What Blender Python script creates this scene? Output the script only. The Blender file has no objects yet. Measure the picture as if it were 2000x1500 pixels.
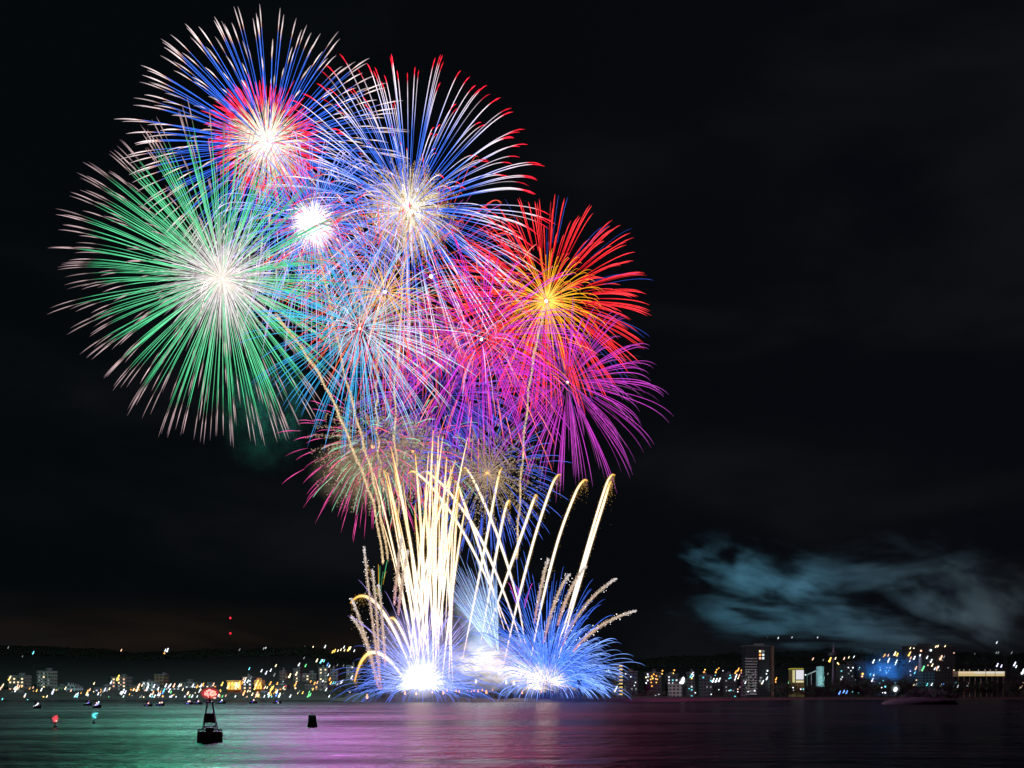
import bpy, bmesh, math, random
import numpy as np
from mathutils import Vector, Matrix

# ------------------------------------------------------------------ camera, sky, exposure
SC = bpy.context.scene
COL = SC.collection
random.seed(7)
RNG = np.random.default_rng(11)
F, CAM_H, HZ = 1900.0, 4.65, 1356.0          # focal length in photo pixels, eye height in metres, horizon row

cam_data = bpy.data.cameras.new('camera')
cam_data.sensor_width = 36.0
cam_data.lens = 36.0 * F / 2000.0
cam_data.shift_y = (HZ - 750.0) / 2000.0
cam_data.clip_start, cam_data.clip_end = 0.5, 12000.0
cam = bpy.data.objects.new('camera', cam_data)
cam.location = (0, 0, CAM_H)
cam.rotation_euler = (math.radians(90), 0, 0)
COL.objects.link(cam)
SC.camera = cam

SC.view_settings.view_transform = 'Standard'
SC.view_settings.look = 'None'
SC.view_settings.exposure = 0.0
SC.view_settings.gamma = 1.0
SC.cycles.use_denoising = True
SC.cycles.max_bounces = 4
SC.cycles.diffuse_bounces = 1
SC.cycles.glossy_bounces = 2
SC.cycles.volume_bounces = 0
SC.cycles.transparent_max_bounces = 48
SC.cycles.volume_step_rate = 1.0
SC.cycles.sample_clamp_indirect = 6.0
SC.cycles.use_adaptive_sampling = False


class NT:
    """tiny helper for node trees"""
    def __init__(self, tree):
        self.t = tree
        tree.nodes.clear()

    def n(self, typ, **kw):
        nd = self.t.nodes.new(typ)
        for k, v in kw.items():
            setattr(nd, k, v)
        return nd

    def l(self, a, b):
        self.t.links.new(a, b)

    def val(self, sock, v):
        if hasattr(v, 'is_linked') or isinstance(v, bpy.types.NodeSocket):
            self.l(v, sock)
        else:
            sock.default_value = v

    def math(self, op, a, b=0.0, c=0.0, clamp=False):
        nd = self.n('ShaderNodeMath', operation=op, use_clamp=clamp)
        self.val(nd.inputs[0], a)
        self.val(nd.inputs[1], b)
        if op in ('MULTIPLY_ADD', 'SMOOTH_MIN', 'SMOOTH_MAX', 'WRAP', 'COMPARE'):
            self.val(nd.inputs[2], c)
        return nd.outputs[0]

    def mapr(self, v, a, b, c=0.0, d=1.0, smooth=True):
        nd = self.n('ShaderNodeMapRange', interpolation_type='SMOOTHSTEP' if smooth else 'LINEAR')
        self.val(nd.inputs[0], v)
        for i, x in enumerate((a, b, c, d)):
            self.val(nd.inputs[1 + i], x)
        return nd.outputs[0]

    def mix(self, f, a, b):
        nd = self.n('ShaderNodeMix', data_type='RGBA')
        self.val(nd.inputs[0], f)
        self.val(nd.inputs[6], a)
        self.val(nd.inputs[7], b)
        return nd.outputs[2]

    def noise(self, vec, scale, detail=3.0, rough=0.5, dist=0.0):
        nd = self.n('ShaderNodeTexNoise')
        if vec is not None:
            self.l(vec, nd.inputs['Vector'])
        nd.inputs['Scale'].default_value = scale
        nd.inputs['Detail'].default_value = detail
        nd.inputs['Roughness'].default_value = rough
        nd.inputs['Distortion'].default_value = dist
        return nd.outputs[0]

    def mapping(self, vec, scale=(1, 1, 1), loc=(0, 0, 0), rot=(0, 0, 0)):
        nd = self.n('ShaderNodeMapping')
        self.l(vec, nd.inputs[0])
        nd.inputs['Scale'].default_value = scale
        nd.inputs['Location'].default_value = loc
        nd.inputs['Rotation'].default_value = rot
        return nd.outputs[0]


# night sky: a faint twilight sky plus thin cloud lit from below by the town
world = bpy.data.worlds.new('World')
SC.world = world
world.use_nodes = True
w = NT(world.node_tree)
tc = w.n('ShaderNodeTexCoord')
sep = w.n('ShaderNodeSeparateXYZ')
w.l(tc.outputs['Generated'], sep.inputs[0])
sky = w.n('ShaderNodeTexSky', sky_type='NISHITA')
sky.sun_disc = False
sky.sun_elevation = math.radians(-9)
sky.sun_rotation = math.radians(150)
cl = w.noise(w.mapping(tc.outputs['Generated'], (2.0, 2.0, 5.5), (0.35, 0, 0.1)), 1.6, 4, 0.5, 0.3)
cloud = w.math('MULTIPLY', w.mapr(cl, 0.44, 0.78), 0.8)
base = w.mix(w.mapr(sep.outputs[0], -0.35, 0.4), (0.0016, 0.0026, 0.0033, 1), (0.0022, 0.0026, 0.0042, 1))
colr = w.mix(cloud, base, (0.0065, 0.0072, 0.0088, 1))
town = w.math('MULTIPLY', w.math('MULTIPLY', w.mapr(sep.outputs[2], 0.10, 0.055), w.mapr(sep.outputs[2], 0.025, 0.055)), w.mapr(sep.outputs[0], 0.02, -0.22))
town = w.math('MULTIPLY', town, w.mapr(w.noise(w.mapping(tc.outputs['Generated'], (3, 3, 16)), 1.5, 4, .55, .4), .32, .68, .25, 1.0))
colr = w.mix(w.math('MULTIPLY', town, 0.8), colr, (0.015, 0.0095, 0.0062, 1))
add = w.n('ShaderNodeMix', data_type='RGBA', blend_type='ADD')
add.inputs[0].default_value = 0.02
w.l(colr, add.inputs[6])
w.l(sky.outputs[0], add.inputs[7])
bg = w.n('ShaderNodeBackground')
w.l(add.outputs[2], bg.inputs[0])
bg.inputs[1].default_value = 1.0
out = w.n('ShaderNodeOutputWorld')
w.l(bg.outputs[0], out.inputs[0])


# ------------------------------------------------------------------ helpers
def P(px, py, Y):
    """the point at distance Y that the photo shows at pixel (px, py)"""
    return Vector(((px - 1000.0) / F * Y, Y, CAM_H + (HZ - py) / F * Y))


def tag(o, label=None, cat=None, group=None, kind=None):
    if label: o['label'] = label
    if cat: o['category'] = cat
    if group: o['group'] = group
    if kind: o['kind'] = kind
    return o


def empty(name, loc, label=None, cat=None, group=None):
    o = bpy.data.objects.new(name, None)
    COL.objects.link(o)
    o.location = loc
    o.empty_display_size = 1.0
    return tag(o, label, cat, group)


def link(name, me, parent=None, mat=None, loc=None):
    o = bpy.data.objects.new(name, me)
    COL.objects.link(o)
    if mat is not None and len(me.materials) == 0:
        me.materials.append(mat)
    if parent is not None:
        o.parent = parent
    if loc is not None:
        o.location = loc
    return o


def np_mesh(name, V, quads=None, tris=None, colors=None, smooth=False):
    me = bpy.data.meshes.new(name)
    V = np.asarray(V, dtype=np.float32)
    nq = 0 if quads is None else len(quads)
    nt = 0 if tris is None else len(tris)
    loops = []
    if nq: loops.append(np.asarray(quads, dtype=np.int32).ravel())
    if nt: loops.append(np.asarray(tris, dtype=np.int32).ravel())
    loops = np.concatenate(loops)
    me.vertices.add(len(V))
    me.vertices.foreach_set('co', V.ravel())
    me.loops.add(len(loops))
    me.loops.foreach_set('vertex_index', loops)
    me.polygons.add(nq + nt)
    starts = np.concatenate([np.arange(nq, dtype=np.int32) * 4, nq * 4 + np.arange(nt, dtype=np.int32) * 3])
    me.polygons.foreach_set('loop_start', starts.astype(np.int32))
    if colors is not None:
        at = me.attributes.new('glow', 'FLOAT_COLOR', 'POINT')
        c = np.ones((len(V), 4), dtype=np.float32)
        c[:, :3] = colors
        at.data.foreach_set('color', c.ravel())
    me.update(calc_edges=True)
    me.validate()
    if smooth:
        me.shade_smooth()
    return me


def bm_mesh(name, bm, smooth=False):
    me = bpy.data.meshes.new(name)
    bmesh.ops.recalc_face_normals(bm, faces=bm.faces)
    bm.to_mesh(me)
    bm.free()
    if smooth:
        me.shade_smooth()
    return me


def add_box(bm, x0, x1, y0, y1, z0, z1, taper=0.0):
    cx, cy = (x0 + x1) / 2, (y0 + y1) / 2
    vs = []
    for z, k in ((z0, 1.0), (z1, 1.0 - taper)):
        for x, y in ((x0, y0), (x1, y0), (x1, y1), (x0, y1)):
            vs.append(bm.verts.new((cx + (x - cx) * k, cy + (y - cy) * k, z)))
    for f in ((0, 3, 2, 1), (4, 5, 6, 7), (0, 1, 5, 4), (1, 2, 6, 5), (2, 3, 7, 6), (3, 0, 4, 7)):
        bm.faces.new([vs[i] for i in f])


def add_bar(bm, a, b, r, sides=6, r2=None):
    a, b = Vector(a), Vector(b)
    r2 = r if r2 is None else r2
    d = (b - a).normalized()
    s = d.orthogonal().normalized()
    t = d.cross(s)
    ra, rb = [], []
    for i in range(sides):
        an = 2 * math.pi * i / sides
        q = s * math.cos(an) + t * math.sin(an)
        ra.append(bm.verts.new(a + q * r))
        rb.append(bm.verts.new(b + q * r2))
    for i in range(sides):
        j = (i + 1) % sides
        bm.faces.new((ra[i], ra[j], rb[j], rb[i]))
    bm.faces.new(ra[::-1])
    bm.faces.new(rb)


def add_lathe(bm, prof, cx=0, cy=0, n=20):
    rings = []
    for r, z in prof:
        rings.append([bm.verts.new((cx + r * math.cos(2 * math.pi * i / n), cy + r * math.sin(2 * math.pi * i / n), z)) for i in range(n)])
    for a, b in zip(rings[:-1], rings[1:]):
        for i in range(n):
            j = (i + 1) % n
            bm.faces.new((a[i], a[j], b[j], b[i]))
    bm.faces.new(rings[0][::-1])
    bm.faces.new(rings[-1])


def add_ball(bm, c, r, sx=1, sy=1, sz=1, sub=1, shear=0.0):
    res = bmesh.ops.create_icosphere(bm, subdivisions=sub, radius=1.0)
    for v in res['verts']:
        v.co = Vector((v.co.x * sx * r + shear * v.co.z * sz * r, v.co.y * sy * r, v.co.z * sz * r)) + Vector(c)


# ------------------------------------------------------------------ materials
MATS = {}


def glow_mat():
    """burning stars: each vertex carries the colour of light its composition gives off"""
    m = bpy.data.materials.new('burning_star')
    m.use_nodes = True
    t = NT(m.node_tree)
    a = t.n('ShaderNodeAttribute', attribute_name='glow')
    e = t.n('ShaderNodeEmission')
    t.l(a.outputs['Color'], e.inputs[0])
    e.inputs[1].default_value = 1.0
    o = t.n('ShaderNodeOutputMaterial')
    t.l(e.outputs[0], o.inputs[0])
    m.cycles.emission_sampling = 'NONE'
    return m


def halo_mat(power=2.0):
    """halo shell: adds the bloom round a bright core, fading towards its edge"""
    m = bpy.data.materials.new('halo_glow')
    m.use_nodes = True
    t = NT(m.node_tree)
    a = t.n('ShaderNodeAttribute', attribute_name='glow')
    lw = t.n('ShaderNodeLayerWeight')
    lw.inputs[0].default_value = 0.5
    g = t.n('ShaderNodeNewGeometry')
    k = t.math('POWER', t.math('SUBTRACT', 1.0, lw.outputs['Facing'], clamp=True), power)
    k = t.math('MULTIPLY', k, t.math('SUBTRACT', 1.0, g.outputs['Backfacing']))
    e = t.n('ShaderNodeEmission')
    t.l(a.outputs['Color'], e.inputs[0])
    t.l(k, e.inputs[1])
    tr = t.n('ShaderNodeBsdfTransparent')
    ad = t.n('ShaderNodeAddShader')
    t.l(e.outputs[0], ad.inputs[0])
    t.l(tr.outputs[0], ad.inputs[1])
    o = t.n('ShaderNodeOutputMaterial')
    t.l(ad.outputs[0], o.inputs[0])
    m.cycles.emission_sampling = 'NONE'
    return m


def lamp_mat(name, col, strength, sampled=True):
    m = bpy.data.materials.new(name)
    m.use_nodes = True
    t = NT(m.node_tree)
    e = t.n('ShaderNodeEmission')
    e.inputs[0].default_value = (*col, 1)
    e.inputs[1].default_value = strength
    o = t.n('ShaderNodeOutputMaterial')
    t.l(e.outputs[0], o.inputs[0])
    if not sampled:
        m.cycles.emission_sampling = 'NONE'
    return m


def plain(name, col, rough=0.7, var=0.25, scale=0.4, metal=0.0):
    m = bpy.data.materials.new(name)
    m.use_nodes = True
    t = NT(m.node_tree)
    tc = t.n('ShaderNodeTexCoord')
    ns = t.noise(tc.outputs['Object'], scale, 4, 0.6)
    c = t.mix(t.mapr(ns, 0.3, 0.7), (*[x * (1 - var) for x in col], 1), (*[min(1, x * (1 + var)) for x in col], 1))
    b = t.n('ShaderNodeBsdfPrincipled')
    t.l(c, b.inputs['Base Color'])
    b.inputs['Roughness'].default_value = rough
    b.inputs['Metallic'].default_value = metal
    o = t.n('ShaderNodeOutputMaterial')
    t.l(b.outputs[0], o.inputs[0])
    return m


def facade_mat(name, col, floor_h=3.2, bay=3.6):
    """wall with rows of darker window bands, floor by floor"""
    m = bpy.data.materials.new(name)
    m.use_nodes = True
    t = NT(m.node_tree)
    tc = t.n('ShaderNodeTexCoord')
    sp = t.n('ShaderNodeSeparateXYZ')
    t.l(tc.outputs['Object'], sp.inputs[0])
    fz = t.math('FRACT', t.math('DIVIDE', sp.outputs[2], floor_h))
    fx = t.math('FRACT', t.math('DIVIDE', t.math('ADD', sp.outputs[0], sp.outputs[1]), bay))
    inz = t.math('MULTIPLY', t.math('GREATER_THAN', fz, 0.34), t.math('LESS_THAN', fz, 0.82))
    inx = t.math('MULTIPLY', t.math('GREATER_THAN', fx, 0.2), t.math('LESS_THAN', fx, 0.8))
    ns = t.noise(tc.outputs['Object'], 0.15, 4, 0.6)
    wall = t.mix(t.mapr(ns, 0.3, 0.7), (*[x * 0.38 for x in col], 1), (*[x * 0.55 for x in col], 1))
    win = t.math('MULTIPLY', inz, inx)
    c = t.mix(win, wall, (0.02, 0.022, 0.026, 1))
    b = t.n('ShaderNodeBsdfPrincipled')
    t.l(c, b.inputs['Base Color'])
    t.l(t.math('SUBTRACT', 0.8, t.math('MULTIPLY', win, 0.6)), b.inputs['Roughness'])
    o = t.n('ShaderNodeOutputMaterial')
    t.l(b.outputs[0], o.inputs[0])
    return m


def water_mat():
    m = bpy.data.materials.new('harbour_water')
    m.use_nodes = True
    t = NT(m.node_tree)
    tc = t.n('ShaderNodeTexCoord')
    ob = tc.outputs['Object']
    n1 = t.noise(t.mapping(ob, (0.40, 0.30, 1)), 1.0, 4, 0.58)
    n2 = t.noise(t.mapping(ob, (0.05, 0.12, 1)), 1.0, 3, 0.55)
    h = t.math('ADD', t.math('MULTIPLY', n1, 0.5), t.math('MULTIPLY', n2, 1.1))
    bp = t.n('ShaderNodeBump')
    bp.inputs['Strength'].default_value = 0.5
    bp.inputs['Distance'].default_value = 1.0
    t.l(h, bp.inputs['Height'])
    # wind lanes: long bands of calmer and rougher water
    lanes = t.noise(t.mapping(ob, (0.012, 0.035, 1)), 1.0, 5, 0.65, 0.6)
    r = t.mapr(lanes, 0.3, 0.7, 0.16, 0.27)
    fr = t.n('ShaderNodeFresnel')
    fr.inputs['IOR'].default_value = 1.33
    t.l(bp.outputs[0], fr.inputs['Normal'])
    gl = t.n('ShaderNodeBsdfGlossy')
    gl.inputs['Color'].default_value = (0.175, 0.18, 0.18, 1)          # mirror tint set low so the water reflects less
    t.l(r, gl.inputs['Roughness'])
    t.l(bp.outputs[0], gl.inputs['Normal'])
    df = t.n('ShaderNodeBsdfDiffuse')
    df.inputs['Color'].default_value = (0.003, 0.006, 0.007, 1)
    g = t.n('ShaderNodeMixShader')
    t.l(fr.outputs[0], g.inputs[0])
    t.l(df.outputs[0], g.inputs[1])
    t.l(gl.outputs[0], g.inputs[2])
    o = t.n('ShaderNodeOutputMaterial')
    t.l(g.outputs[0], o.inputs[0])
    return m


def smoke_mat(name, col, density, scale, lo, hi, stretch=(1, 1, 1), loc=(0, 0, 0), dist=0.6, edge=0.35, aniso=0.0, rag=0.0):
    m = bpy.data.materials.new(name)
    m.use_nodes = True
    t = NT(m.node_tree)
    tc = t.n('ShaderNodeTexCoord')
    ln = t.n('ShaderNodeVectorMath', operation='LENGTH')
    t.l(tc.outputs['Object'], ln.inputs[0])
    ns = t.noise(t.mapping(tc.outputs['Object'], stretch, loc), scale, 5, 0.58, dist)
    rr_ = ln.outputs['Value']
    if rag:                                               # torn outline: the edge wanders in and out
        big = t.noise(t.mapping(tc.outputs['Object'], (1.2, 1, 1.6), (loc[1] + 3, loc[0], 1)), 1.6, 3, 0.6)
        rr_ = t.math('ADD', rr_, t.math('MULTIPLY', t.mapr(big, .35, .65), rag))
    fall = t.mapr(rr_, 1.0, edge)
    k = t.math('MULTIPLY', t.mapr(ns, lo, hi), fall)
    v = t.n('ShaderNodeVolumePrincipled')
    v.inputs['Color'].default_value = (*col, 1)
    v.inputs['Anisotropy'].default_value = aniso
    t.l(t.math('MULTIPLY', k, density), v.inputs['Density'])
    o = t.n('ShaderNodeOutputMaterial')
    t.l(v.outputs[0], o.inputs['Volume'])
    return m


GLOW = glow_mat()
HALO = halo_mat(2.2)
HALO_SOFT = halo_mat(3.5)
HALO_STAR = halo_mat(7.0)
DARK = plain('dark_iron', (0.02, 0.018, 0.018), 0.6)

# ------------------------------------------------------------------ water, land, hills
def shore_y(x):
    pts = [(-9000, 800), (-230, 800), (-150, 780), (-112, 640), (-100, 601), (60, 598), (95, 606), (170, 720), (300, 850), (700, 900), (9000, 960)]
    xs, ys = zip(*pts)
    return float(np.interp(x, xs, ys))


def land_z(x, y):
    s = shore_y(x)
    d = y - s
    z = -0.6 + 2.6 * min(1.0, max(0.0, d / 10.0))
    if -112 < x < -30 and y < 760:                                 # raised spit the shells are fired from
        k = min(1, (x + 112) / 10) * min(1, max(0, (-30 - x) / 16))
        z += 3.4 * k * min(1.0, max(0.0, (d - 2) / 8.0)) * min(1, max(0, (740 - y) / 60))
    kl = 0.093 * max(0.0, min(y, 1720) - 830)
    kr = 0.15 * max(0.0, min(y, 1800) - 1180)
    px = x / max(y, 1) * F + 1000
    a = np.interp(px, (600, 760, 1250, 1400), (0, 0.9, 0.9, 1))
    left_top = np.interp(px, (-400, 0, 60, 250, 420, 560, 760), (1.1, 1.0, 1.02, 0.9, 0.93, 0.97, 1.0))
    hill = kl * left_top * (1 - a) + kr * a * np.interp(px, (700, 1150, 1300, 1700, 2050, 2600), (0.55, 0.45, 0.75, 0.92, 0.8, 0.7))
    return z + hill + 1.2 * math.sin(x * 0.013) * min(1, max(0, (y - 1000) / 400))


xs = np.unique(np.concatenate([np.linspace(-4000, -400, 60), np.linspace(-400, 500, 150), np.linspace(500, 4000, 60)]))
rows = [0, 3, 6, 10, 16, 24, 40, 70, 110, 160, 230, 320, 420, 520, 640, 780, 930, 1100, 1400, 2000, 3200]
V, Q = [], []
for r in rows:
    for x in xs:
        s = shore_y(x)
        y = s + r + (0 if r > 40 else 1.5 * math.sin(x * 0.21) + 1.0 * math.sin(x * 0.53))
        V.append((x, y, land_z(x, y) if r > 0 else -0.7))
n = len(xs)
for j in range(len(rows) - 1):
    for i in range(n - 1):
        Q.append((j * n + i, j * n + i + 1, (j + 1) * n + i + 1, (j + 1) * n + i))
land_m = bpy.data.materials.new('dark_ground')
land_m.use_nodes = True
t = NT(land_m.node_tree)
tcn = t.n('ShaderNodeTexCoord')
sp = t.n('ShaderNodeSeparateXYZ')
t.l(tcn.outputs['Object'], sp.inputs[0])
gn = t.noise(tcn.outputs['Object'], 0.05, 5, 0.6)
soil = t.mix(t.mapr(gn, 0.35, 0.65), (0.004, 0.004, 0.003, 1), (0.009, 0.008, 0.007, 1))
sand = t.math('MULTIPLY', t.mapr(sp.outputs[2], 2.1, 1.2), t.mapr(sp.outputs[0], 60, 110))
b = t.n('ShaderNodeBsdfPrincipled')
t.l(t.mix(sand, soil, (0.06, 0.045, 0.032, 1)), b.inputs['Base Color'])
b.inputs['Roughness'].default_value = 0.9
o = t.n('ShaderNodeOutputMaterial')
t.l(b.outputs[0], o.inputs[0])
land = link('terrain', np_mesh('terrain', V, quads=Q, smooth=True), None, land_m)
tag(land, kind='structure')

wv = [(-6000, -60, 0), (6000, -60, 0), (6000, 4500, 0), (-6000, 4500, 0)]
water = link('water', np_mesh('water', wv, quads=[(0, 1, 2, 3)]), None, water_mat())
tag(water, kind='structure')


def solve_depth(px, py, above=5.0, start=820):
    """how far along the line of sight the ground comes up to just under this lamp"""
    y = start
    while y < 3000:
        p = P(px, py, y)
        if p.z - above <= land_z(p.x, y):
            return y
        y += 6
    return 1700.0


# ------------------------------------------------------------------ firework geometry
def tubes(pts, rad, col):
    """pts (T,N,3), rad (T,N), col (T,N,3): T square tubes as vertex, quad and colour arrays"""
    T, N, _ = pts.shape
    tan = np.gradient(pts, axis=1)
    tan /= np.linalg.norm(tan, axis=2, keepdims=True) + 1e-9
    ref = np.array([0.13, 0.98, 0.11])
    s = np.cross(tan, ref)
    s /= np.linalg.norm(s, axis=2, keepdims=True) + 1e-9
    u = np.cross(tan, s)
    r = rad[..., None]
    ring = np.stack([pts + s * r, pts + u * r, pts - s * r, pts - u * r], axis=2)      # T,N,4,3
    V = ring.reshape(-1, 3)
    C = np.repeat(col[:, :, None, :], 4, axis=2).reshape(-1, 3)
    base = (np.arange(T)[:, None, None] * N + np.arange(N - 1)[None, :, None]) * 4      # T,N-1,1
    k = np.arange(4)[None, None, :]
    k2 = (k + 1) % 4
    Q = np.stack([base + k, base + k2, base + 4 + k2, base + 4 + k], axis=-1).reshape(-1, 4)
    return V, Q, C


def sparks(pos, size, col):
    """small tumbling tetrahedra of burning metal"""
    n = len(pos)
    tet = np.array([(1, 1, 1), (1, -1, -1), (-1, 1, -1), (-1, -1, 1)], dtype=float) * 0.62
    off = tet[None] * size[:, None, None] * RNG.uniform(0.6, 1.3, (n, 4, 1))
    V = (pos[:, None] + off).reshape(-1, 3)
    b = np.arange(n)[:, None, None] * 4
    T = (b + np.array([(0, 1, 2), (0, 3, 1), (0, 2, 3), (1, 3, 2)])[None]).reshape(-1, 3)
    return V, T, np.repeat(col, 4, axis=0)


WK, BK = 0.45, 1.15                                     # how thick and how bright a star's path is


def sphere_dirs(n, bundle=1, spread=0.05, keep=None):
    m = max(1, n // bundle)
    out = []
    i = np.arange(m) + 0.5
    z = 1 - 2 * i / m
    ph = i * 2.399963 + RNG.uniform(0, 6.28)
    d = np.stack([np.sqrt(1 - z * z) * np.cos(ph), np.sqrt(1 - z * z) * np.sin(ph), z], 1)
    d += RNG.normal(0, 0.36 / math.sqrt(m), d.shape)
    d = np.repeat(d, bundle, axis=0)
    if bundle > 1:
        d += RNG.normal(0, spread, d.shape)
    d /= np.linalg.norm(d, axis=1, keepdims=True)
    if keep is not None:
        d = d[keep(d)]
    return d


def grad(stops, u):
    us = [s[0] for s in stops]
    return np.stack([np.interp(u, us, [s[1][c] for s in stops]) for c in range(3)], axis=-1)


def trails(n, R, stops, width, u0=0.0, u1=1.0, k=1.6, sag=20, N=22, bundle=1, spread=0.05, wprof=((0, .8), (.5, 1), (.9, .9), (1, .15)),
           jit=0.04, keep=None, tint=None, bright=0.25, startjit=0.03, endjit=0.0, center=(0, 0, 0), flat=(1, 1, 1)):
    """one layer of stars flying out of a shell: pixel units about its centre (x right, y away, z up)"""
    d = sphere_dirs(n, bundle, spread, keep)
    T = len(d)
    sp = 1 + RNG.normal(0, jit, (T, 1))
    if bundle > 1:
        sp = np.repeat(sp[::bundle], bundle, axis=0)[:T] + RNG.normal(0, jit * 0.5, (T, 1)) if len(sp[::bundle]) * bundle >= T else sp
    a = u0 + RNG.uniform(0, startjit, (T, 1))
    e = u1 - RNG.uniform(0, endjit + 1e-6, (T, 1))
    v = np.linspace(0, 1, N)[None]
    u = a + (e - a) * v                                   # fraction of the flight (distance-like)
    tt = -np.log(1 - u * (1 - math.exp(-k))) / k          # time at that distance
    pts = d[:, None] * (R * sp * u)[..., None] * np.array(flat)
    pts[..., 2] -= sag * tt ** 2
    pts += np.array(center)
    c = grad(stops, u)
    if tint is not None:
        c = tint(c, d)
    c = c * BK * (1 + RNG.normal(0, bright, (T, 1, 1))).clip(0.35, 1.8) * (1 + RNG.normal(0, .13, (T, N, 1))).clip(.6, 1.5)
    ws = [x[0] for x in wprof]
    wr = np.interp(v, ws, [x[1] for x in wprof]) * width * WK * 0.5 * RNG.uniform(0.8, 1.2, (T, 1))
    return tubes(pts, wr * np.ones_like(u), c)


def glitter(n_tr, per, R, col, size, u0=0.2, u1=1.0, sag=20, scatter=2.0, k=1.6, keep=None, center=(0, 0, 0), drop=0.0):
    d = sphere_dirs(n_tr, 1, 0.05, keep)
    T = len(d)
    u = RNG.uniform(u0, 1, (T, per)) ** 0.8 * u1
    tt = -np.log(1 - np.clip(u, 0, .999) * (1 - math.exp(-k))) / k
    p = d[:, None] * (R * u * (1 + RNG.normal(0, .06, (T, 1))))[..., None]
    p[..., 2] -= sag * tt ** 2 + drop * RNG.uniform(0, 1, (T, per)) ** 2
    p += RNG.normal(0, scatter, p.shape) + np.array(center)
    p = p.reshape(-1, 3)
    c = np.array(col)[None] * RNG.uniform(0.25, 1.6, (len(p), 1))
    return sparks(p, size * RNG.uniform(0.4, 1.3, len(p)), c)


def layer(name, parent, data, scale, kind='q', mat=None):
    V, Fc, C = data
    me = np_mesh(name, V * scale, quads=Fc if kind == 'q' else None, tris=Fc if kind == 't' else None, colors=C)
    o = link(name, me, parent, mat or GLOW)
    if name.split('_')[-1] in ('trail', 'heart', 'dash', 'stroke', 'glitter', 'star', 'thread', 'spike', 'ring', 'core', 'fire', 'ember', 'bristle') and name != 'hot_core':
        o['kind'] = 'stuff'
    return o


def halo_ball(name, parent, r, col, mat=None, loc=(0, 0, 0), squash=(1, 1, 1)):
    bm = bmesh.new()
    bmesh.ops.create_icosphere(bm, subdivisions=4, radius=1.0)
    for v in bm.verts:
        v.co = Vector((v.co.x * squash[0], v.co.y * squash[1], v.co.z * squash[2])) * r
    me = bm_mesh(name, bm, True)
    at = me.attributes.new('glow', 'FLOAT_COLOR', 'POINT')
    at.data.foreach_set('color', np.tile(np.array([*col, 1.0], dtype=np.float32), len(me.vertices)))
    return link(name, me, parent, mat or HALO_SOFT, loc)


def flash(parent, r_px, scale, col=(6, 5.5, 5), loc=(0, 0, 0)):
    bm = bmesh.new()
    add_ball(bm, (0, 0, 0), r_px * scale, sub=2)
    me = bm_mesh('flash', bm, True)
    at = me.attributes.new('glow', 'FLOAT_COLOR', 'POINT')
    at.data.foreach_set('color', np.tile(np.array([*col, 1.0], dtype=np.float32), len(me.vertices)))
    return link('flash', me, parent, GLOW, loc)


def burst_light(parent, col, watts, radius, loc=(0, 0, 0)):
    L = bpy.data.lights.new('burst_light', 'POINT')
    L.color = col
    L.energy = watts
    L.shadow_soft_size = radius
    o = bpy.data.objects.new('burst_light', L)
    COL.objects.link(o)
    o.parent = parent
    o.location = loc
    return o


def burst(label, px, py, Y):
    return empty('firework_burst', P(px, py, Y), label, 'firework', 'shells bursting above the water'), Y / F


BLUE, LAV, WHITE, PINKT = (0.05, 0.20, 1.25), (0.55, 0.45, 1.2), (1.1, 1.0, 1.15), (1.0, 0.72, 0.72)
RED, MAG, CREAM = (1.3, 0.02, 0.05), (0.85, 0.10, 0.85), (1.05, 0.92, 0.72)
fade = ((0, .5), (.3, .9), (.85, 1), (1, .2))
lozenge = ((0, .55), (.74, .8), (.79, 1.0), (.83, 1.8), (.92, 1.5), (1, .2))


def trunc(d):
    return np.ones(len(d), bool)


# --- the blue shell with pink-white tips and a red heart
B, s = burst('highest firework, blue rays with pale pink tips around a red and cream heart', 527, 288, 700)
layer('outer_trail', B, trails(300, 247, [(0, BLUE), (.5, BLUE), (.8, (.06, .2, 1.0)), (.835, (.9, .45, .3)), (.87, (1.05, .85, .85)), (1, (.55, .42, .45))], 2.7, u0=.3, sag=20, wprof=lozenge, k=1.7, jit=.03, flat=(1.1, 1, .95)), s)
layer('red_heart', B, trails(330, 110, [(0, (1.1, .3, .2)), (.6, RED), (.85, (1.25, .04, .12)), (1, (.8, .02, .08))], 3.6, u0=.6, sag=8, wprof=fade, center=(-8, 0, 12), jit=.05), s)
layer('cream_heart', B, trails(330, 84, [(0, (1.0, .98, .93)), (.35, (.9, .84, .7)), (.75, (.8, .66, .48)), (1, (.75, .2, .12))], 3.0, u0=.02, sag=6, center=(-5, 0, 8), jit=.035), s)
layer('hooked_star', B, trails(26, 60, [(0, WHITE), (1, WHITE)], 2.6, u0=.1, sag=34, k=3), s)
flash(B, 2.7, s)
halo_ball('core_glow', B, 50 * s, (.18, .16, .14))
burst_light(B, (.45, .5, 1), 8e5, 30)

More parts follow.
